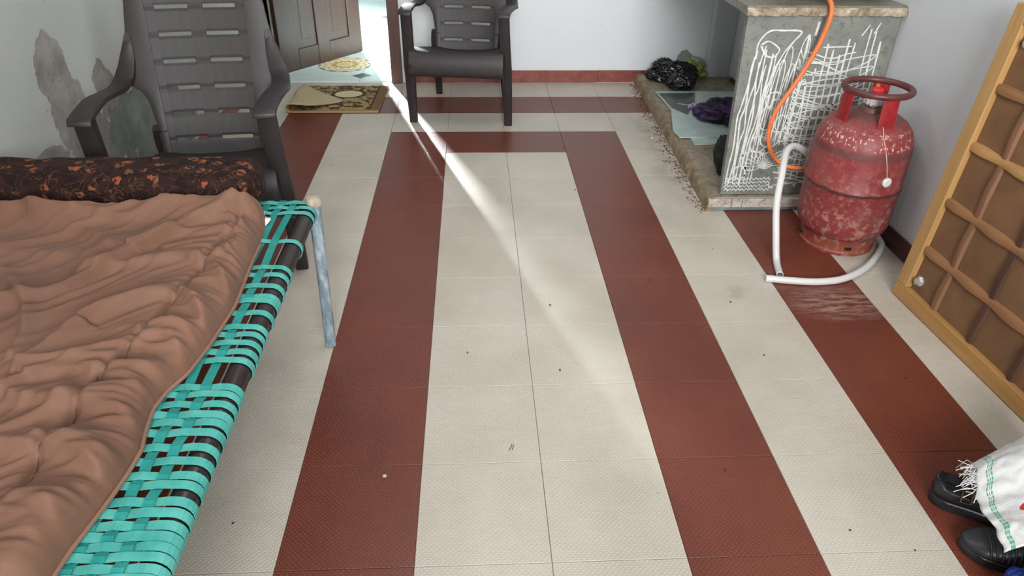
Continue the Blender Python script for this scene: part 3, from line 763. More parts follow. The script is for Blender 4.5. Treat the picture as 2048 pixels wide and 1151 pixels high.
# ------------------------------------------------------------------ stone platform + counter (lower right back)
def stone(name, a, b_, c_, rough=0.35, sc_=5):
    t = NT(name); v = t.pos(); n = t.noise(v, sc_, 6, 0.65); n2 = t.noise(v, sc_*6, 5, 0.7)
    c = t.mix(t.ramp(n, 0.35, 0.65), a, b_); c = t.mix(t.ramp(n2, 0.52, 0.66, 0, 0.7), c, c_)
    t.set(c, t.ramp(n2, 0.3, 0.7, rough, rough+0.25)); t.bump(n2, 0.25, 0.002); return t.m
MAT['slab'] = stone('dusty brown stone slab', srgb(140, 128, 110), srgb(170, 160, 140), srgb(96, 82, 66), 0.4)
MAT['slab_edge'] = stone('chipped whitewashed slab edge', srgb(168, 158, 144), srgb(222, 218, 210), srgb(92, 76, 60), 0.6, 9)
MAT['mortar'] = stone('crumbly brown mortar', srgb(124, 106, 84), srgb(158, 142, 116), srgb(84, 64, 46), 0.8, 14)
MAT['panel_stone'] = stone('grey green stone panel', srgb(112, 115, 108), srgb(138, 141, 133), srgb(92, 88, 78), 0.4, 6)
MAT['counter'] = stone('polished kota stone worktop', srgb(96, 98, 88), srgb(128, 124, 108), srgb(110, 82, 56), 0.25, 7)
plat = thing('stone_platform', 'low stone floor platform under the counter with a mortared crumbling edge', 'platform', (1.1, 0.2, 0))
plat.location = (0, 0, 0)
SX0, SX1, SY0, SY1, SH = 0.826, 0.878, -0.672, 1.198, 0.056
rows = []
b = MB().prism([(SX0+0.012, SY0+0.01), (XR-0.014, SY0+0.01), (XR-0.014, 1.128), (1.318, 1.128), (1.318, SY1), (SX1+0.01, SY1)], 0.002, SH)
b.build('stone_slab', MAT['slab'], plat, bevel=0.002)
# front lip made of a few worn edging lengths
xx = SX0
for L in (0.10, 0.045, 0.16, 0.11, 0.205):
    x1 = min(xx+L, XR-0.015); MB().box(((xx+x1)/2, SY0, 0.036+random.uniform(-0.001, 0.001)), (x1-xx-0.002, 0.022, 0.038)).build('edging', MAT['slab_edge'], plat, bevel=0.003); xx = x1
MB().box(((SX0+XR)/2, SY0+0.006, 0.009), (XR-SX0-0.02, 0.020, 0.016)).build('edging', simple('blue grey slab foot', srgb(120, 134, 138), 0.5), plat, bevel=0.002)
# rough mortar edge along the left side
NY = 150; rows = []
for i in range(NY):
    f = i/(NY-1); y = SY0-0.008+f*(SY1-SY0); xl = SX0+(SX1-SX0)*f
    r_ = lambda s_, a_: a_*noise.noise(Vector((y*s_, s_, 0.1)))
    rows.append([(xl+0.030, y, SH-0.01), (xl+0.024+r_(14, 0.008), y, SH+0.003+r_(25, 0.003)), (xl+0.012+r_(18, 0.007), y, SH+0.003+r_(31, 0.006)), (xl+0.003+r_(21, 0.009), y, SH-0.008+r_(37, 0.008)), (xl-0.002+r_(27, 0.010), y, 0.026+r_(17, 0.01)), (xl-0.006+r_(33, 0.014), y, 0.001), (xl+0.030, y, 0.001)])
MB().grid(rows, closed_v=True, cap=True).build('mortar_edge', MAT['mortar'], plat, smooth=True)

ctr = thing('kitchen_counter', 'grey stone kitchen counter with white scribbles on its end panel', 'counter', (0, 0, 0))
CT0, CT1 = 0.792, 0.826
PY = -0.640
MB().prism([(0.851, -0.662), (XR-0.002, -0.662), (XR-0.002, 1.128), (1.318, 1.128), (1.318, SY1), (0.851, SY1)], CT0, CT1).build('worktop', MAT['counter'], ctr, bevel=0.003)
lip = MB()
rows = []
for i in range(90):
    x = 0.852+i/89*(XR-0.004-0.852); r_ = lambda s_, a_: a_*noise.noise(Vector((x*s_, s_, 0.7)))
    rows.append([(x, -0.660, CT0+0.002), (x, -0.668+r_(30, 0.003), CT0-0.001+r_(44, 0.004)), (x, -0.671+r_(22, 0.003), CT0+0.012), (x, -0.667+r_(35, 0.003), CT0+0.024+r_(28, 0.006)), (x, -0.660, CT0+0.028)])
MB().grid(rows, closed_v=True, cap=True).build('mortar_lip', stone('flaking pale mortar', srgb(116, 94, 64), srgb(190, 180, 158), srgb(92, 66, 42), 0.7, 18), ctr, smooth=True)
# end panel (slightly leaning), thickness 3 cm
pb = [(0.885, SH+0.002), (XR-0.002, SH+0.002), (XR-0.002, CT0), (0.868, CT0)]
vs = [(x, PY, z) for x, z in pb]+[(x, PY+0.03, z) for x, z in pb]
MB().add(vs, [(0, 1, 2, 3), (7, 6, 5, 4), (0, 4, 5, 1), (1, 5, 6, 2), (2, 6, 7, 3), (3, 7, 4, 0)]).build('end_panel', MAT['panel_stone'], ctr, bevel=0.002)
MB().prism([(0.90, 0.86), (XR-0.002, 0.86), (XR-0.002, 0.89), (0.90, 0.89)], SH+0.002, CT0-0.002).build('support_panel', MAT['panel_stone'], ctr) if False else None
# scribbles: u 0..1 across the panel (0.885..1.44), v 0..1 up
sc_b = MB()
def P3(u, v, k=0): return np.array([0.885-0.017*v+u*0.565, PY-0.0008-0.00002*k, SH+0.006+v*0.725])
cnt = [0]
def stroke(pts, wd=0.0042, smooth_=6):
    wd *= 1.38; cnt[0] += 1; P = catmull([(u, v, 0) for u, v in pts], smooth_) if smooth_ else np.array([(u, v, 0) for u, v in pts])
    Q = np.array([P3(a, b_, cnt[0] % 20) for a, b_, _ in P]); rows = []
    for i in range(len(Q)):
        tt = Q[min(i+1, len(Q)-1)]-Q[max(i-1, 0)]; tt /= max(np.linalg.norm(tt), 1e-9)
        nn = np.array((-tt[2], 0, tt[0])); k = wd*0.5*(0.75+0.45*noise.noise(Vector((Q[i][0]*40, Q[i][2]*40, cnt[0]))))
        rows.append([Q[i]-nn*k, Q[i]+nn*k])
    sc_b.grid(rows)
R = random.Random(3)
# long wavering verticals on the left, up to the big hook at the top
for i in range(9):
    u = 0.03+0.022*i
    stroke([(u+R.uniform(-.012, .012)+0.05*(k/6)**1.5, 0.06+k/6*(0.72+R.uniform(-.06, .08))) for k in range(7)], R.uniform(0.0042, 0.0068))
stroke([(0.10, 0.78), (0.10, 0.86), (0.16, 0.92), (0.26, 0.925), (0.38, 0.92), (0.34, 0.87), (0.28, 0.80), (0.22, 0.66), (0.18, 0.5)], 0.006)
stroke([(0.12, 0.85), (0.16, 0.80), (0.22, 0.79), (0.25, 0.83), (0.17, 0.87), (0.12, 0.85)], 0.006)
for i in range(7):       # tall narrow loops
    u = 0.20+0.035*i; h = 0.55+R.uniform(-.05, .25)
    stroke([(u, 0.30), (u+0.01, h), (u+0.05, h+0.16), (u+0.08, h+0.1), (u+0.05, 0.45), (u+0.02, 0.32)], 0.0038)
for (cu, cv, ru, rv) in ((0.28, 0.55, 0.06, 0.05), (0.30, 0.53, 0.035, 0.03), (0.25, 0.45, 0.05, 0.07), (0.36, 0.42, 0.04, 0.05), (0.22, 0.30, 0.06, 0.05), (0.30, 0.33, 0.07, 0.05), (0.20, 0.20, 0.09, 0.06), (0.30, 0.20, 0.06, 0.05), (0.12, 0.13, 0.05, 0.04)):
    n_ = 14; stroke([(cu+ru*math.cos(2*PI*k/n_*1.15), cv+rv*math.sin(2*PI*k/n_*1.15)+0.01*k/n_) for k in range(n_+1)], 0.0048, 3)
for k in range(14):      # fan of strokes at the lower left
    a = math.radians(10+k*12); stroke([(0.30, 0.16), (0.30-0.10*math.cos(a)*0.5-0.02, 0.16+0.05*math.sin(a)), (0.30-0.17*math.cos(a), 0.15+0.12*math.sin(a))], 0.0034, 3)
# zig-zag scribble rows at the bottom left
for r_ in range(4): stroke([(0.02+0.34*k/22, 0.02+0.022*r_+0.014*(k % 2)+R.uniform(-.004, .004)) for k in range(23)], 0.0045, 2)
# grid on the right
for i in range(12):
    u = 0.42+0.046*i; v0 = 0.06+R.uniform(0, .1); v1 = min(0.96, 0.75+R.uniform(-.12, .2))
    stroke([(u+R.uniform(-.008, .008)+0.02*(k/5), v0+(v1-v0)*k/5) for k in range(6)], R.uniform(0.005, 0.0085), 3)
for i in range(22):
    v = 0.05+0.036*i; u0 = 0.36+R.uniform(0, .05)+0.10*max(0, (v-0.5)); u1 = 0.92-R.uniform(0, .2)
    stroke([(u0+(u1-u0)*k/5, v+R.uniform(-.007, .007)+0.02*math.sin(k+i)) for k in range(6)], R.uniform(0.003, 0.006), 3)
for i in range(9):       # loose sweeping ovals over the grid
    cv = 0.25+0.06*i; stroke([(0.40, cv), (0.50, cv-0.035), (0.68, cv-0.03), (0.85, cv+0.02), (0.93, cv+0.07), (0.82, cv+0.06), (0.60, cv+0.03), (0.44, cv+0.055), (0.40, cv+0.1)], 0.004)
for k in range(26):      # dense dabs near the hose bottom
    u, v = R.uniform(.36, .62), R.uniform(.04, .26); stroke([(u, v), (u+R.uniform(-.03, .03), v+R.uniform(-.03, .03)), (u+R.uniform(-.04, .04), v+R.uniform(-.01, .03))], 0.0045, 3)
stroke([(0.80, 0.90), (0.84, 0.955)], 0.005, 0); stroke([(0.88, 0.91), (0.91, 0.965)], 0.005, 0); stroke([(0.55, 0.84), (0.75, 0.845)], 0.004, 2); stroke([(0.48, 0.90), (0.49, 0.97)], 0.010, 2)
so = sc_b.build('white_scribbles', simple('white chalk paint', srgb(214, 218, 214), 0.8, var=0.12, scale=60), ctr); so['kind'] = 'stuff'; so['label'] = 'white scribbled loops and grid lines'

# stove at the worktop, just reaching into view at the top
stv = thing('gas_stove', 'black gas stove standing on the stone worktop at the top edge', 'stove', (1.24, -0.36, CT1))
b = MB().prism([(-0.22, -0.17), (0.19, -0.17), (0.19, 0.19), (-0.22, 0.19)], 0.022, 0.075); b.build('body', MAT['black_iron'], stv, bevel=0.008)
for x in (-0.19, 0.16):
    for y in (-0.14, 0.16): MB().lathe([(0.001, 0), (0.016, 0), (0.013, 0.024), (0.001, 0.024)], (x, y, 0), 12).build('foot', MAT['black_iron'], stv)
for x in (-0.12, 0.09):
    MB().lathe([(0.001, 0.075), (0.045, 0.075), (0.045, 0.09), (0.03, 0.098), (0.001, 0.098)], (x, 0.03, 0), 24).build('burner', MAT['brass'], stv, smooth=True)
    MB().lathe([(0.001, 0), (0.018, 0), (0.016, 0.02), (0.001, 0.02)], (0, 0, 0), 16).build('knob', MAT['black_iron'], stv, smooth=True)
    k_ = bpy.data.objects[[o.name for o in bpy.data.objects if o.name.startswith('knob')][-1]]
    k_.rotation_euler = (PI/2, 0, 0); k_.location = (x, -0.168, 0.048)
    b = MB()
    for a in range(4):
        th = a*PI/2+0.4; b.box((x+0.06*math.cos(th), 0.03+0.06*math.sin(th), 0.103), (0.06, 0.006, 0.012), [[math.cos(th), -math.sin(th), 0], [math.sin(th), math.cos(th), 0], [0, 0, 1]])
    b.tube([(x+0.09*math.cos(2*PI*k/24), 0.03+0.09*math.sin(2*PI*k/24), 0.079) for k in range(24)], 0.004, 6, closed=True)
    b.build('pan_support', MAT['black_iron'], stv)

# orange gas hose
# orange hose points follow the photographed curve; it hangs a few cm in front of the panel
oh = [(1.10, -0.50, 0.862), (1.15, -0.60, 0.858), tuple(yp(1664, 18, -0.695)), tuple(yp(1645, 75, -0.70)), tuple(yp(1618, 125, -0.70)), tuple(yp(1590, 168, -0.70)), tuple(yp(1560, 210, -0.70)), tuple(yp(1542, 245, -0.70)), tuple(yp(1537, 285, -0.70)), tuple(yp(1550, 316, -0.71)), tuple(yp(1573, 332, -0.73)), tuple(yp(1605, 337, -0.755)), (1.26, -0.765, 0.22), (1.34, -0.755, 0.35), (1.355, -0.76, 0.50), (1.33, -0.82, 0.585), (1.30, -0.90, 0.57)]
o = MB().tube(oh, 0.0085, 12, smooth_path=8).build('gas_hose', MAT['orange'], smooth=True)
tag(o, 'orange rubber gas hose hanging from the counter down behind the cylinder', 'hose')

# ------------------------------------------------------------------ gas cylinder
def cyl_mat():
    t = NT('worn red gas cylinder paint'); v = t.obj(); x, y, z = t.xyz(v)
    n = t.noise(v, 9, 7, 0.72, 0.4); n2 = t.noise(v, 40, 5, 0.7); n3 = t.noise(t.scale(v, (6, 6, 28)), 3.0, 5, 0.6)
    red = t.mix(t.ramp(n, 0.35, 0.65), srgb(122, 44, 45), srgb(150, 66, 66))
    low = t.ramp(z, 0.34, 0.05)                      # heavier wear lower down
    scr = t.math('MULTIPLY', t.ramp(n2, 0.50, 0.62), t.math('ADD', 0.22, t.math('MULTIPLY', low, 0.70)))
    c = t.mix(scr, red, srgb(176, 134, 118))
    dirt = t.math('MULTIPLY', t.ramp(n, 0.50, 0.66), t.math('ADD', 0.40, t.math('MULTIPLY', low, 0.60)))
    c = t.mix(t.math('MULTIPLY', dirt, 0.95), c, srgb(98, 72, 62))
    def band(z0, wd, amt, col):
        global _b
        d_ = t.math('ABSOLUTE', t.math('SUBTRACT', z, t.math('ADD', z0, t.math('MULTIPLY', t.math('SUBTRACT', n, 0.5), 0.03))))
        return t.mix(t.math('MULTIPLY', t.ramp(d_, wd, wd*0.4), amt), c, col)
    c = band(0.405, 0.020, 0.65, srgb(86, 62, 60))
    c = band(0.262, 0.008, 0.85, srgb(62, 38, 34))
    c = band(0.03, 0.03, 0.6, srgb(150, 84, 56))
    top = t.math('MULTIPLY', t.ramp(z, 0.49, 0.53), 0.85); c = t.mix(top, c, srgb(88, 66, 60))
    # worn stencil lettering, long illegible, in white flecks near the shoulder
    br_ = t.node('ShaderNodeTexBrick'); 
    tx = t.math('MULTIPLY', t.math('ARCTAN2', y, x), 1.0)
    fl_ = t.ramp(t.noise(t.scale(v, (110, 110, 60)), 1.0, 2, 0.5), 0.56, 0.60)
    zone = t.math('MULTIPLY', t.ramp(t.math('ABSOLUTE', t.math('SUBTRACT', z, 0.455)), 0.034, 0.022), t.ramp(n3, 0.45, 0.52))
    front = t.math('LESS_THAN', t.math('ADD', y, t.math('MULTIPLY', x, 0.5)), -0.02)
    c = t.mix(t.math('MULTIPLY', t.math('MULTIPLY', fl_, zone), t.math('MULTIPLY', front, 0.8)), c, srgb(220, 180, 168))
    t.set(c, t.ramp(n2, 0.3, 0.7, 0.35, 0.6), 0, 0.45); t.bump(n2, 0.2, 0.002); return t.m
MAT['cyl'] = cyl_mat()
MAT['cyl_red'] = simple('red painted steel stay', srgb(146, 32, 36), 0.4, var=0.3, scale=40)
MAT['ring'] = simple('dark maroon collar ring', srgb(92, 48, 46), 0.42, var=0.3, scale=30)
gc = thing('gas_cylinder', 'worn red gas cylinder with a collar ring, beside the counter', 'gas cylinder', (1.268, -0.945, 0.0), 0)
prof_ = [(0.13, 0.058), (0.145, 0.066), (0.160, 0.088), (0.1675, 0.115), (0.170, 0.145), (0.170, 0.252), (0.1725, 0.256), (0.1735, 0.262), (0.1725, 0.268), (0.170, 0.272), (0.170, 0.385), (0.168, 0.415), (0.162, 0.445), (0.150, 0.470), (0.130, 0.493), (0.100, 0.512), (0.070, 0.522), (0.045, 0.527), (0.040, 0.540), (0.020, 0.542)]
MB().lathe(prof_, n=72).build('body', MAT['cyl'], gc, smooth=True)
MB().lathe([(0.128, 0.0), (0.136, 0.0), (0.138, 0.012), (0.134, 0.018), (0.142, 0.06), (0.148, 0.078), (0.140, 0.078), (0.129, 0.04), (0.126, 0.012)], n=64).build('foot_ring', MAT['cyl'], gc, smooth=True)
for k in range(4):
    a = math.radians(-98+k*90); MB().box((0.140*math.cos(a), 0.140*math.sin(a), 0.034), (0.008, 0.026, 0.012), [[math.cos(a), -math.sin(a), 0], [math.sin(a), math.cos(a), 0], [0, 0, 1]]).build('vent_hole', MAT['black_iron'], gc, bevel=0.003)
MB().tube([(0.112*math.cos(2*PI*k/48), 0.112*math.sin(2*PI*k/48), 0.606) for k in range(48)], 0.0115, 12, closed=True).build('collar_ring', MAT['ring'], gc, smooth=True)
for a in (-170, -92, 55):
    a = math.radians(a); path = [(0.118, 0, 0.498), (0.116, 0, 0.53), (0.114, 0, 0.57), (0.112, 0, 0.604)]
    path = [(p_[0]*math.cos(a), p_[0]*math.sin(a), p_[2]) for p_ in path]
    MB().sweep(path, rsect(0.056, 0.006, 0.5), wvec=(-math.sin(a), math.cos(a), 0)).build('collar_stay', MAT['cyl_red'], gc, smooth=True, bevel=0)
vb = MB().lathe([(0.001, 0.535), (0.024, 0.535), (0.024, 0.560), (0.016, 0.566), (0.016, 0.580), (0.001, 0.580)], n=20).build('valve', MAT['brass'], gc, smooth=True)
MB().lathe([(0.001, 0.578), (0.021, 0.578), (0.022, 0.600), (0.017, 0.606), (0.001, 0.606)], n=20).build('valve_cap', MAT['red_plastic'], vb, smooth=True)
rows = []
for i in range(28):
    a = 2*PI*i/28; rr_ = 0.027+0.004*math.sin(i*2.3); rows.append([(rr_*0.85*math.cos(a), rr_*0.85*math.sin(a), 0.545), (rr_*math.cos(a), rr_*math.sin(a), 0.552+0.004*math.sin(i*1.7)), (rr_*math.cos(a), rr_*math.sin(a), 0.572+0.006*math.sin(i*1.1)), (0.020*math.cos(a), 0.020*math.sin(a), 0.585)])
MB().grid(rows, closed_u=True).build('valve_seal', MAT['white_plastic'], vb, smooth='all', solid=0.002)
# string with round white cap hanging on the front
P0 = np.array(yp(1772, 262, -1.095))-np.array((1.268, -0.945, 0)); 
tg = []
for z in np.linspace(0.475, 0.335, 12):
    r_ = np.interp(z, [0.335, 0.385, 0.415, 0.445, 0.47, 0.48], [0.170, 0.170, 0.168, 0.162, 0.15, 0.142])+0.003
    a = math.radians(-81-15*(z-0.335)/0.14); tg.append((r_*math.cos(a), r_*math.sin(a), z))
st = MB().tube([(0.122*math.cos(math.radians(-96)), 0.122*math.sin(math.radians(-96)), 0.505)]+tg, 0.0014, 6).build('string', MAT['string'], gc)
a = math.radians(-81)
o = MB().lathe([(0.001, 0.0), (0.017, 0.0), (0.0175, 0.007), (0.013, 0.011), (0.005, 0.012), (0.001, 0.010)], n=20).build('safety_cap', MAT['white_plastic'], st, smooth=True)
o.rotation_euler = (0, PI/2, a); o.location = (0.173*math.cos(a), 0.173*math.sin(a), 0.322)

# ------------------------------------------------------------------ white water pipe curled round the cylinder
wp = [tuple(zp(1560, 550, 0.012)), tuple(yp(1553, 520, -1.13)), (0.955, -1.09, 0.10), (0.958, -1.03, 0.20), (0.985, -0.96, 0.29), (1.03, -0.86, 0.335), (1.085, -0.80, 0.335), (1.16, -0.765, 0.29), (1.27, -0.745, 0.19), (1.38, -0.77, 0.09), (1.425, -0.86, 0.03), (1.432, -0.96, 0.013), (1.405, -1.04, 0.012), tuple(zp(1735, 532, 0.012)), tuple(zp(1690, 556, 0.012)), tuple(zp(1640, 563, 0.012)), tuple(zp(1585, 561, 0.012)), tuple(zp(1531, 556, 0.012))]
o = MB().tube(wp, 0.0118, 14, smooth_path=8, cap=False).build('water_pipe', MAT['white_plastic'], smooth=True, solid=0.002)
tag(o, 'white plastic pipe looped around the red gas cylinder, ends on the floor', 'pipe')

# ------------------------------------------------------------------ wooden panel leaning on the right wall
P0 = np.array([1.298, -1.339, 0.0]); ux = np.array([.055, -.998, 0]); ux /= np.linalg.norm(ux)
vx = np.array([0.0795, 0.0059, 0.9968]); vx /= np.linalg.norm(vx); nx = np.cross(vx, ux); nx /= np.linalg.norm(nx)
if nx[0] > 0: nx = -nx      # pointing to the room
Rm = np.stack([ux, vx, nx], 1)
if np.linalg.det(Rm) < 0: Rm = np.stack([ux, vx, -nx], 1)
oxw = thing('wooden_panel', 'framed brown plywood panel with lattice battens leaning on the right wall', 'panel', tuple(P0-nx*0.0))
nb = Rm[:, 2]; sgn = 1 if nb@nx > 0 else -1
mw = Matrix(((Rm[0, 0], Rm[0, 1], Rm[0, 2], P0[0]), (Rm[1, 0], Rm[1, 1], Rm[1, 2], P0[1]), (Rm[2, 0], Rm[2, 1], Rm[2, 2], P0[2]+0.003), (0, 0, 0, 1)))
oxw.matrix_world = mw
def wood2(name, a, b_, horiz):
    return wood(name, a, b_, 0.55, (3, 40, 40) if horiz else (40, 3, 40))
MAT['w_lite_h'] = wood2('honey pine, along', srgb(160, 116, 64), srgb(186, 142, 86), True); MAT['w_lite_v'] = wood2('honey pine, up', srgb(168, 128, 76), srgb(192, 152, 98), False)
MAT['w_mid_h'] = wood2('brown batten, along', srgb(132, 92, 60), srgb(160, 116, 76), True); MAT['w_mid_v'] = wood2('brown batten, up', srgb(110, 76, 54), srgb(140, 100, 70), False)
MAT['w_dark_v'] = wood2('dark batten, up', srgb(66, 42, 32), srgb(92, 62, 46), False)
MAT['w_ply'] = wood('brown plywood', srgb(104, 74, 50), srgb(134, 98, 66), 0.6, (5, 5, 5))
PWd, PHt = 0.955, 0.967
def pbx(name, u0, u1, v0, v1, n0, n1, mat, bevel=0.003, jit=0):
    b = MB().box(((u0+u1)/2, (v0+v1)/2, sgn*(n0+n1)/2), (u1-u0, v1-v0, abs(n1-n0))); return b.build(name, mat, oxw, bevel=bevel)
pbx('plywood_sheet', 0.02, PWd-0.02, 0.02, PHt-0.02, -0.026, -0.020, MAT['w_ply'], 0)
FWd = 0.052
pbx('frame_rail', 0, PWd, 0, FWd, -0.028, 0, MAT['w_lite_h']); pbx('frame_rail', FWd, PWd-FWd, PHt-FWd, PHt, -0.028, 0, MAT['w_lite_h'])
pbx('frame_stile', 0, FWd, FWd+0.0005, PHt, -0.028, 0, MAT['w_lite_v']); pbx('frame_stile', PWd-FWd, PWd, FWd+0.0005, PHt, -0.028, 0, MAT['w_lite_v'])
mats = [MAT['w_mid_h'], MAT['w_mid_h'], wood2('pale batten', srgb(164, 120, 72), srgb(190, 146, 92), True), MAT['w_mid_h']]
for i, v in enumerate((0.200, 0.373, 0.560, 0.738)):
    b = MB(); # scalloped batten: thicker between the crossings
    n_ = 90; rows = []
    for k in range(n_+1):
        u = 0.036+(PWd-0.072)*k/n_; c_ = 0.5+0.5*math.cos(2*PI*(u-0.185)/0.182)
        w_ = 0.013+0.003*(1-c_); h_ = -0.003-0.006*c_
        rows.append([(u, v-w_, sgn*-0.0200), (u, v-w_*0.8, sgn*(h_-0.003)), (u, v, sgn*h_), (u, v+w_*0.8, sgn*(h_-0.003)), (u, v+w_, sgn*-0.0200)])
    b.grid(rows, closed_v=True, cap=True); b.build('batten', mats[i], oxw, smooth=True)
for i, u in enumerate([0.185+0.182*k for k in range(4)]):
    m_ = (MAT['w_mid_v'], MAT['w_dark_v'], MAT['w_dark_v'])[min(i, 2)]
    b = MB(); n_ = 50; rows = []
    for k in range(n_+1):
        v = 0.052+(PHt-0.104)*k/n_; c_ = 0.5+0.5*math.cos(2*PI*(v-0.20)/0.179)
        w_ = 0.014; h_ = -0.007-0.005*c_
        rows.append([(u-w_, v, sgn*-0.0200), (u-w_*0.7, v, sgn*(h_-0.002)), (u, v, sgn*h_), (u+w_*0.7, v, sgn*(h_-0.002)), (u+w_, v, sgn*-0.0200)])
    b.grid(rows, closed_v=True, cap=True); b.build('batten', m_, oxw, smooth=True)
for (u, v) in ((0.080, 0.094), (0.088, 0.873), (PWd-0.085, 0.094), (PWd-0.085, 0.873)):
    o = MB().lathe([(0.001, 0), (0.018, 0), (0.018, 0.004), (0.012, 0.010), (0.012, 0.016), (0.001, 0.018)], n=20).build('bolt_cap', MAT['chrome'], oxw, smooth=True)
    o.location = (u, v, sgn*-0.0205); 
    if sgn < 0: o.rotation_euler = (PI, 0, 0)

# ------------------------------------------------------------------ glass sheets on the platform
t = NT('pale green glass sheet'); n = t.noise(t.pos(), 12, 4)
t.set(t.mix(t.ramp(n, 0.4, 0.7), srgb(206, 226, 222), srgb(224, 238, 234)), 0.12, 0, 0.6)
t.b.inputs['Transmission Weight'].default_value = 0.2; t.b.inputs['IOR'].default_value = 1.45
MAT['glass'] = t.m
g1 = [tuple(zp(*q, 0.06)[:2]) for q in ((1312, 186), (1476, 186), (1462, 296), (1352, 297), (1344, 270))]
g1 = [(0.915, 0.784), (1.40, 0.784), (1.40, 0.02), (0.872, 0.02), (0.862, 0.12), (0.93, 0.45)]
o = MB().prism(g1, SH+0.0075, SH+0.0125).build('glass_sheet', MAT['glass'])
tag(o, 'large pale green glass sheet lying on the stone platform, under the purple cloth', 'glass sheet')
o = MB().prism([(0.93, 0.10), (1.38, 0.10), (1.38, -0.06), (0.93, -0.06)], SH+0.001, SH+0.0065).build('glass_sheet', MAT['glass'])
tag(o, 'lower glass sheet slipped out toward the front from under the larger one', 'glass sheet')
t = NT('smoky glass'); t.set(srgb(96, 108, 104), 0.15, 0, 0.6); t.b.inputs['Transmission Weight'].default_value = 0.3
g3 = [(0.925, 0.73), (1.14, 0.74), (1.09, 0.56), (1.00, 0.36), (0.94, 0.48)]
o = MB().prism(g3, SH+0.0135, SH+0.017).build('glass_shard', t.m)
tag(o, 'smoky grey glass shard at the left corner of the large glass sheet', 'glass')

# ------------------------------------------------------------------ crumpled bags and cloths
def blob(name, c, r, mat, amp=0.3, freq=2.2, seed=0, sub=5, ridge=True, zmin=None, extra=()):
    bm = bmesh.new(); bmesh.ops.create_icosphere(bm, subdivisions=sub, radius=1.0)
    c = Vector(c)
    for v in bm.verts:
        p = v.co.copy(); n1 = noise.noise(p*freq+Vector((seed, 0, 0))); n2 = noise.noise(p*freq*2.3+Vector((0, seed, 0))); n3 = noise.noise(p*freq*5+Vector((0, 0, seed)))
        if ridge: h = amp*(1-2.2*abs(n1))*0.6+amp*0.5*(1-2*abs(n2))+amp*0.22*(1-2*abs(n3))
        else: h = amp*n1+amp*0.5*n2
        q = p*(1+h-amp*0.5)
        q = Vector((q.x*r[0], q.y*r[1], q.z*r[2]))+c
        if zmin is not None and q.z < zmin: q.z = zmin+0.0005*n3
        v.co = q
    me = bpy.data.meshes.new(name); bm.to_mesh(me); bm.free(); me.materials.append(mat); me.shade_smooth()
    o = bpy.data.objects.new(name, me); C.objects.link(o); return o
def merge(name, parts):
    bm = bmesh.new()
    for o in parts: bm.from_mesh(o.data); m_ = o.data.materials[0]; bpy.data.objects.remove(o)
    me = bpy.data.meshes.new(name); bm.to_mesh(me); bm.free(); me.materials.append(m_); me.shade_smooth()
    o = bpy.data.objects.new(name, me); C.objects.link(o); return o
zt = SH+0.008
K = MAT['black_plastic']
o = merge('plastic_bag', [blob('x', (1.09, 1.02, 0.10), (0.115, 0.075, 0.07), K, 0.42, 2.4, 1, zmin=zt), blob('x', (0.965, 1.05, 0.095), (0.05, 0.04, 0.03), K, 0.5, 2.6, 5, zmin=zt), blob('x', (1.02, 1.06, 0.135), (0.06, 0.05, 0.045), K, 0.5, 2.6, 8, zmin=zt), blob('x', (1.09, 0.885, 0.09), (0.075, 0.07, 0.055), K, 0.42, 2.2, 9, zmin=zt)])
tag(o, 'crumpled glossy black plastic bag on the stone platform against the back wall', 'bag')
t = NT('thin clear polythene'); t.set((0.75, 0.78, 0.74), 0.2, 0, 0.6); t.b.inputs['Transmission Weight'].default_value = 0.5; t.b.inputs['Alpha'].default_value = 0.35
veg = simple('fresh green leaves', srgb(132, 152, 70), 0.5, var=0.4, scale=40)
o = blob('greens_bag', (1.215, 1.125, 0.115), (0.08, 0.05, 0.065), t.m, 0.3, 2.0, 3, zmin=zt)
tag(o, 'clear polythene bag of green vegetables behind the black bag', 'bag')
lv = merge('leafy_greens', [blob('x', (1.235+0.04*math.cos(k*2.4), 1.085+0.02*math.sin(k*2.4), 0.085+0.016*k), (0.030, 0.022, 0.022), veg, 0.6, 3, k+20, sub=3, zmin=zt) for k in range(5)]); lv.parent = o
t = NT('purple and navy cloth'); n = t.noise(t.obj(), 14, 4, 0.6); n2 = t.noise(t.pos(), 7, 3)
t.set(t.mix(t.ramp(n, 0.42, 0.58), srgb(28, 26, 42), t.mix(t.ramp(n2, 0.45, 0.6), srgb(44, 42, 84), srgb(84, 40, 96))), 0.6)
PU = t.m
o = merge('purple_cloth', [blob('x', (1.18, 0.29, 0.11), (0.14, 0.095, 0.06), PU, 0.40, 2.0, 11, zmin=SH+0.0185), blob('x', (1.30, 0.20, 0.105), (0.14, 0.12, 0.06), PU, 0.40, 2.2, 14, zmin=SH+0.0185), blob('x', (1.09, 0.34, 0.095), (0.06, 0.06, 0.03), PU, 0.5, 2.5, 17, zmin=SH+0.0185)])
tag(o, 'bundled dark purple cloth lying on the glass sheet', 'cloth')
rb = simple('lilac white ribbon', srgb(205, 195, 222), 0.5)
b = MB()
for k in range(4):
    cx_, cy_ = 1.035+0.022*k, 0.44-0.01*k; b.tube([(cx_+0.014*math.cos(a), cy_+0.010*math.sin(a), 0.090+0.012*math.sin(a*2+k)+0.01*k) for a in np.linspace(0, 2*PI, 14)[:-1]], 0.003, 6, closed=True)
b.tube([(1.04, 0.45, 0.092), (1.01, 0.49, 0.084), (0.985, 0.53, 0.0765)], 0.0015, 5)
b.build('ribbon', rb, o, smooth=True)
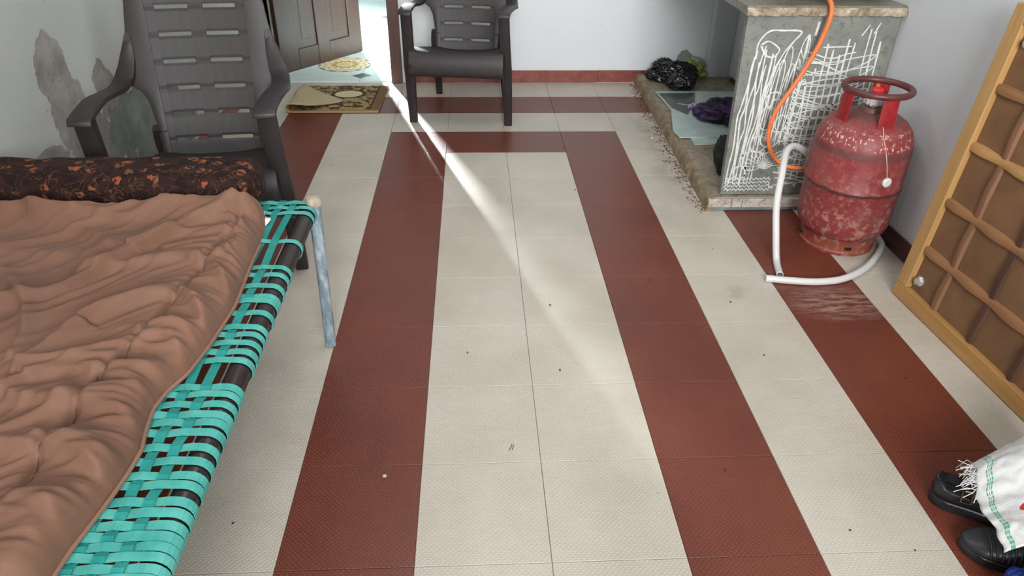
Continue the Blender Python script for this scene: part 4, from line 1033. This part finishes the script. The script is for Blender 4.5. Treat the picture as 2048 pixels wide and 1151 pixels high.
# dark pouch behind the end panel
o = blob('dark_pouch', (0.965, -0.42, 0.145), (0.045, 0.10, 0.085), simple('matt black cloth', (0.012, 0.012, 0.012), 0.8), 0.25, 1.8, 31, zmin=zt)
tag(o, 'small black cloth pouch tucked behind the scribbled end panel', 'bag')

# ------------------------------------------------------------------ shoes, sack, blue cloth at the lower right
def make_shoe(name, label, loc, rz, s=1.0, lift=0.0):
    root = thing(name, label, 'shoe', loc, rz, 'pair of black shoes'); root.scale = (s, s, s)
    K = MAT['shoe']; n_ = 40
    # outline half widths along length 0..0.26 (heel -> toe)
    L = np.linspace(0, 1, n_); hw = np.interp(L, [0, .04, .12, .3, .5, .7, .85, .95, 1], [.012, .026, .033, .032, .036, .046, .043, .026, .006]); ln = 0.262
    cxs = np.interp(L, [0, .5, 1], [0, 0.0, 0.008])
    rows = []
    for i in range(n_):
        y = L[i]*ln; h = hw[i]; zz = 0.006*max(0, (L[i]-0.75)/0.25)**2
        rib = 0.0012*(i % 2)
        rows.append([(cxs[i]-h-rib, y, 0.022+zz), (cxs[i]-h*0.94, y, zz), (cxs[i]+h*0.94, y, zz), (cxs[i]+h+rib, y, 0.022+zz), (cxs[i]+h*0.9, y, 0.027+zz), (cxs[i]-h*0.9, y, 0.027+zz)])
    MB().grid(rows, closed_v=True, cap=True).build('sole', K, root, smooth=True)
    # upper: closed toe, open at the ankle
    rows = []
    top = np.interp(L, [0, .05, .2, .42, .55, .7, .85, .96, 1], [.075, .082, .078, .072, .070, .056, .046, .034, .028])
    opn = np.interp(L, [0, .04, .1, .36, .46, .5, 1], [.3, .75, .85, .8, .4, 0, 0])
    for i in range(n_):
        y = L[i]*ln; h = hw[i]*0.97; row = []
        for a in np.linspace(0, PI, 21):
            ca, sa = math.cos(a), math.sin(a); xx = h*math.copysign(abs(ca)**0.7, ca); zz = 0.026+(top[i]-0.026)*(abs(sa)**0.75)
            if opn[i] > 0.01 and abs(ca) < opn[i]: zz = min(zz, 0.034)+0.0 ; xx *= 0.95
            row.append((cxs[i]+xx, y, zz))
        rows.append(row)
    MB().grid(rows).build('upper', K, root, smooth='all', solid=0.003)
    # strap and buckle over the instep
    yy = 0.135
    sp = [(0.042*math.cos(a), yy+0.01*math.sin(a), 0.030+0.050*abs(math.sin(a))**0.8) for a in np.linspace(0, PI, 16)]
    st_ = MB().sweep(sp, rsect(0.024, 0.004, 0.5), wvec=(0, 1, 0)).build('strap', K, root, smooth=True)
    return root, st_
r1, s1 = make_shoe('shoe', 'black buckled shoe, upper of the two at lower right, front under the white sack', (0.932, -2.245, 0.001), -2.10, 1.08)
# gold buckle on the first shoe
b = MB().tube([(0.012, -0.010, 0), (0.012, 0.010, 0), (-0.012, 0.010, 0), (-0.012, -0.010, 0)], 0.0018, 6, closed=True)
bk = b.build('buckle', MAT['brass'], s1); bk.location = (0.0345, 0.060, 0.056); bk.rotation_euler = (0.0, 1.15, 0.1)
r2, s2 = make_shoe('shoe', 'black ribbed shoe nearest the lower right, half under the white sack', (1.159, -2.492, 0.001), 1.20, 1.0)

for k in range(6):       # raised ribs across the toe of the second shoe
    yy = 0.158+0.011*k; hw_ = np.interp(yy/0.262, [.5, .7, .85], [.036, .046, .043])*0.93; tp_ = np.interp(yy/0.262, [.55, .7, .85], [.070, .056, .046])
    MB().tube([(hw_*math.copysign(abs(math.cos(a))**0.7, math.cos(a)), yy, 0.028+(tp_-0.026)*math.sin(a)**0.75) for a in np.linspace(0.1, PI-0.1, 14)], 0.0026, 6).build('rib', MAT['shoe'], r2, smooth=True)

# white woven sack with green stripes, draped over the shoes
def sack_mat():
    t = NT('white woven sack'); uv = t.node('ShaderNodeTexCoord').outputs['UV']; u, v, _ = t.xyz(uv)
    wv = t.math('MULTIPLY', t.math('SINE', t.math('MULTIPLY', u, 420)), t.math('SINE', t.math('MULTIPLY', v, 420)))
    n = t.noise(uv, 5, 4); c = t.mix(t.ramp(n, 0.3, 0.7), srgb(206, 204, 202), srgb(228, 228, 228))
    for s0, wd in ((0.062, 0.005), (0.077, 0.003), (0.092, 0.005)):
        m = t.ramp(t.math('ABSOLUTE', t.math('SUBTRACT', u, t.math('MULTIPLY', t.math('ADD', 0.45, t.math('MULTIPLY', v, 0.55)), s0+0.012))), wd, wd*0.6)
        dash = t.ramp(t.math('SINE', t.math('MULTIPLY', v, 160)), -0.6, 0.2, 0.45, 1)
        c = t.mix(t.math('MULTIPLY', m, dash), c, srgb(60, 158, 120))
    ea = t.math('DIVIDE', t.math('SUBTRACT', u, 0.225), 0.055); eb = t.math('DIVIDE', t.math('SUBTRACT', v, 0.33), 0.04)
    d = t.math('ADD', t.math('MULTIPLY', ea, ea), t.math('MULTIPLY', eb, eb))
    c = t.mix(t.ramp(d, 1.0, 0.9), c, srgb(196, 32, 38))
    t.set(c, 0.55); t.bump(wv, 0.25, 0.001); return t.m
SXC = [(1950, 928), (2000, 1108)]      # left hem, top and bottom
NU, NV = 70, 60; rows = []; uvs = []
A = zp(1952, 906, 0.15); Bp = zp(2006, 1108, 0.13)
for i in range(NU+1):
    u = i/NU; row = []
    for k in range(NV+1):
        v = k/NV              # 0 near, 1 far
        base = Bp+(A-Bp)*v
        bow = -0.016*math.sin(v*PI)
        x = base[0]+u*0.36+bow*(1-u)+0.002*math.sin(v*40)*(1-u); y = base[1]+u*0.10*v-0.02*u*(1-v)
        z = 0.135+0.085*math.sin(min(1, u*1.3)*PI/2)-0.022*max(0, v-0.82)/0.18*1.0+0.01*math.sin(v*9+u*5)+0.007*noise.noise(Vector((u*7, v*6, 0)))+0.004*noise.noise(Vector((u*18, v*15, 3)))
        if u > 0.75: x = base[0]+0.75*0.36+(u-0.75)*0.15+bow*(1-u); z -= (u-0.75)*0.9
        row.append((x, y, max(z, 0.01))); uvs.append((u, v))
    rows.append(row)
o = MB().grid(rows).build('woven_sack', sack_mat(), smooth='all', solid=0.0025)
uvl = o.data.uv_layers.new(name='UVMap')
for li, lp in enumerate(o.data.loops): uvl.data[li].uv = uvs[lp.vertex_index]
tag(o, 'white woven sack with green stripes lying over the black shoes', 'sack')
sack = o
b = MB(); RF = random.Random(5)
for k in range(46):
    f = RF.random()**1.3; i0 = int((1-f*0.35)*NV); p_ = np.array(rows[0][min(i0, NV)])
    a = RF.uniform(PI*0.75, PI*1.35); L = RF.uniform(0.012, 0.04)
    b.tube([p_, p_+np.array((L*0.5*math.cos(a), L*0.5*math.sin(a)+RF.uniform(-.006, .006), RF.uniform(-.01, .008))), p_+np.array((L*math.cos(a)+RF.uniform(-.008, .008), L*math.sin(a)+RF.uniform(-.008, .008), RF.uniform(-.03, .0)))], 0.0009, 4)
fr = b.build('frayed_threads', MAT['white_plastic'], sack); fr['kind'] = 'stuff'
b = MB()
for k in range(5):
    cx_ = 0.985+0.008*k; b.tube([(cx_+0.016*math.cos(a)*(1+0.2*k), -2.335+0.02*math.sin(a)-0.006*k, 0.105+0.004*math.sin(3*a)) for a in np.linspace(0, 2*PI*0.8, 14)], 0.0022, 5)
b.build('knotted_threads', MAT['white_plastic'], sack, smooth=True)
o = blob('blue_bag', (0.985, -2.545, 0.05), (0.065, 0.045, 0.05), MAT['blue_cloth'], 0.35, 2.2, 41, zmin=0.003)
tag(o, 'blue and black cloth bag at the bottom right under the sack', 'bag')

# ------------------------------------------------------------------ crumbs and litter
b = MB(); RD = random.Random(11)
for k in range(420):
    f = RD.random(); y = -0.70+1.85*f; xl = SX0+(SX1-SX0)*f; x = xl-0.012-abs(RD.gauss(0, 0.022)); s_ = RD.uniform(0.0012, 0.0042)
    b.box((x, y, s_*0.5), (s_*RD.uniform(1, 2.5), s_, s_), [[math.cos(k), -math.sin(k), 0], [math.sin(k), math.cos(k), 0], [0, 0, 1]])
o = b.build('mortar_crumbs', simple('brown crumbs', srgb(98, 74, 50), 0.9, var=0.4, scale=200)); o['kind'] = 'stuff'; o['label'] = 'brown crumbs scattered along the platform edge'; o['category'] = 'debris'
b = MB()
for (px_, py_) in ((462+660-460, 330), (1461, 604), (1425, 498), (1528, 710), (1300, 560), (466, 1046), (655, 900), (1812, 756), (1150, 380), (1100, 610), (935, 705), (1120, 740), (1450, 940), (1830, 1100), (1700, 1060)):
    p_ = zp(px_, py_); s_ = RD.uniform(0.002, 0.004); b.box((p_[0], p_[1], s_*0.4), (s_*2, s_, s_*0.8), [[math.cos(px_), -math.sin(px_), 0], [math.sin(px_), math.cos(px_), 0], [0, 0, 1]])
o = b.build('floor_specks', simple('dark litter', srgb(70, 52, 40), 0.9)); o['kind'] = 'stuff'; o['label'] = 'tiny dark specks of litter on the tiles'; o['category'] = 'debris'
for (px_, py_, r_, lab) in ((769, 953, 0.0058, 'small pale pebble stuck on the red band near the bottom'), (1308, 278, 0.010, 'small white pebble lying against the platform edge')):
    p_ = zp(px_, py_); o = blob('pebble', (p_[0]-(0.0 if r_ < 0.008 else 0.012), p_[1], r_*0.6), (r_, r_, r_*0.6), simple('pale pebble', srgb(205, 190, 165), 0.7), 0.2, 1.5, px_, sub=3, ridge=False, zmin=0.0002); tag(o, lab, 'pebble')
p_ = (zp(1022, 890)+zp(1022, 900))/2
b = MB(); b.tube([(p_[0]-0.006, p_[1]-0.010, 0.0012), (p_[0]+0.002, p_[1]+0.004, 0.002), (p_[0]+0.003, p_[1]+0.012, 0.0012)], 0.0009, 5); b.tube([(p_[0]+0.002, p_[1]-0.010, 0.0012), (p_[0]+0.008, p_[1]+0.010, 0.0014)], 0.0009, 5)
o = b.build('twig', simple('dark straw', srgb(96, 78, 60), 0.8)); tag(o, 'tiny dark straw bits on the central cream tiles', 'litter')
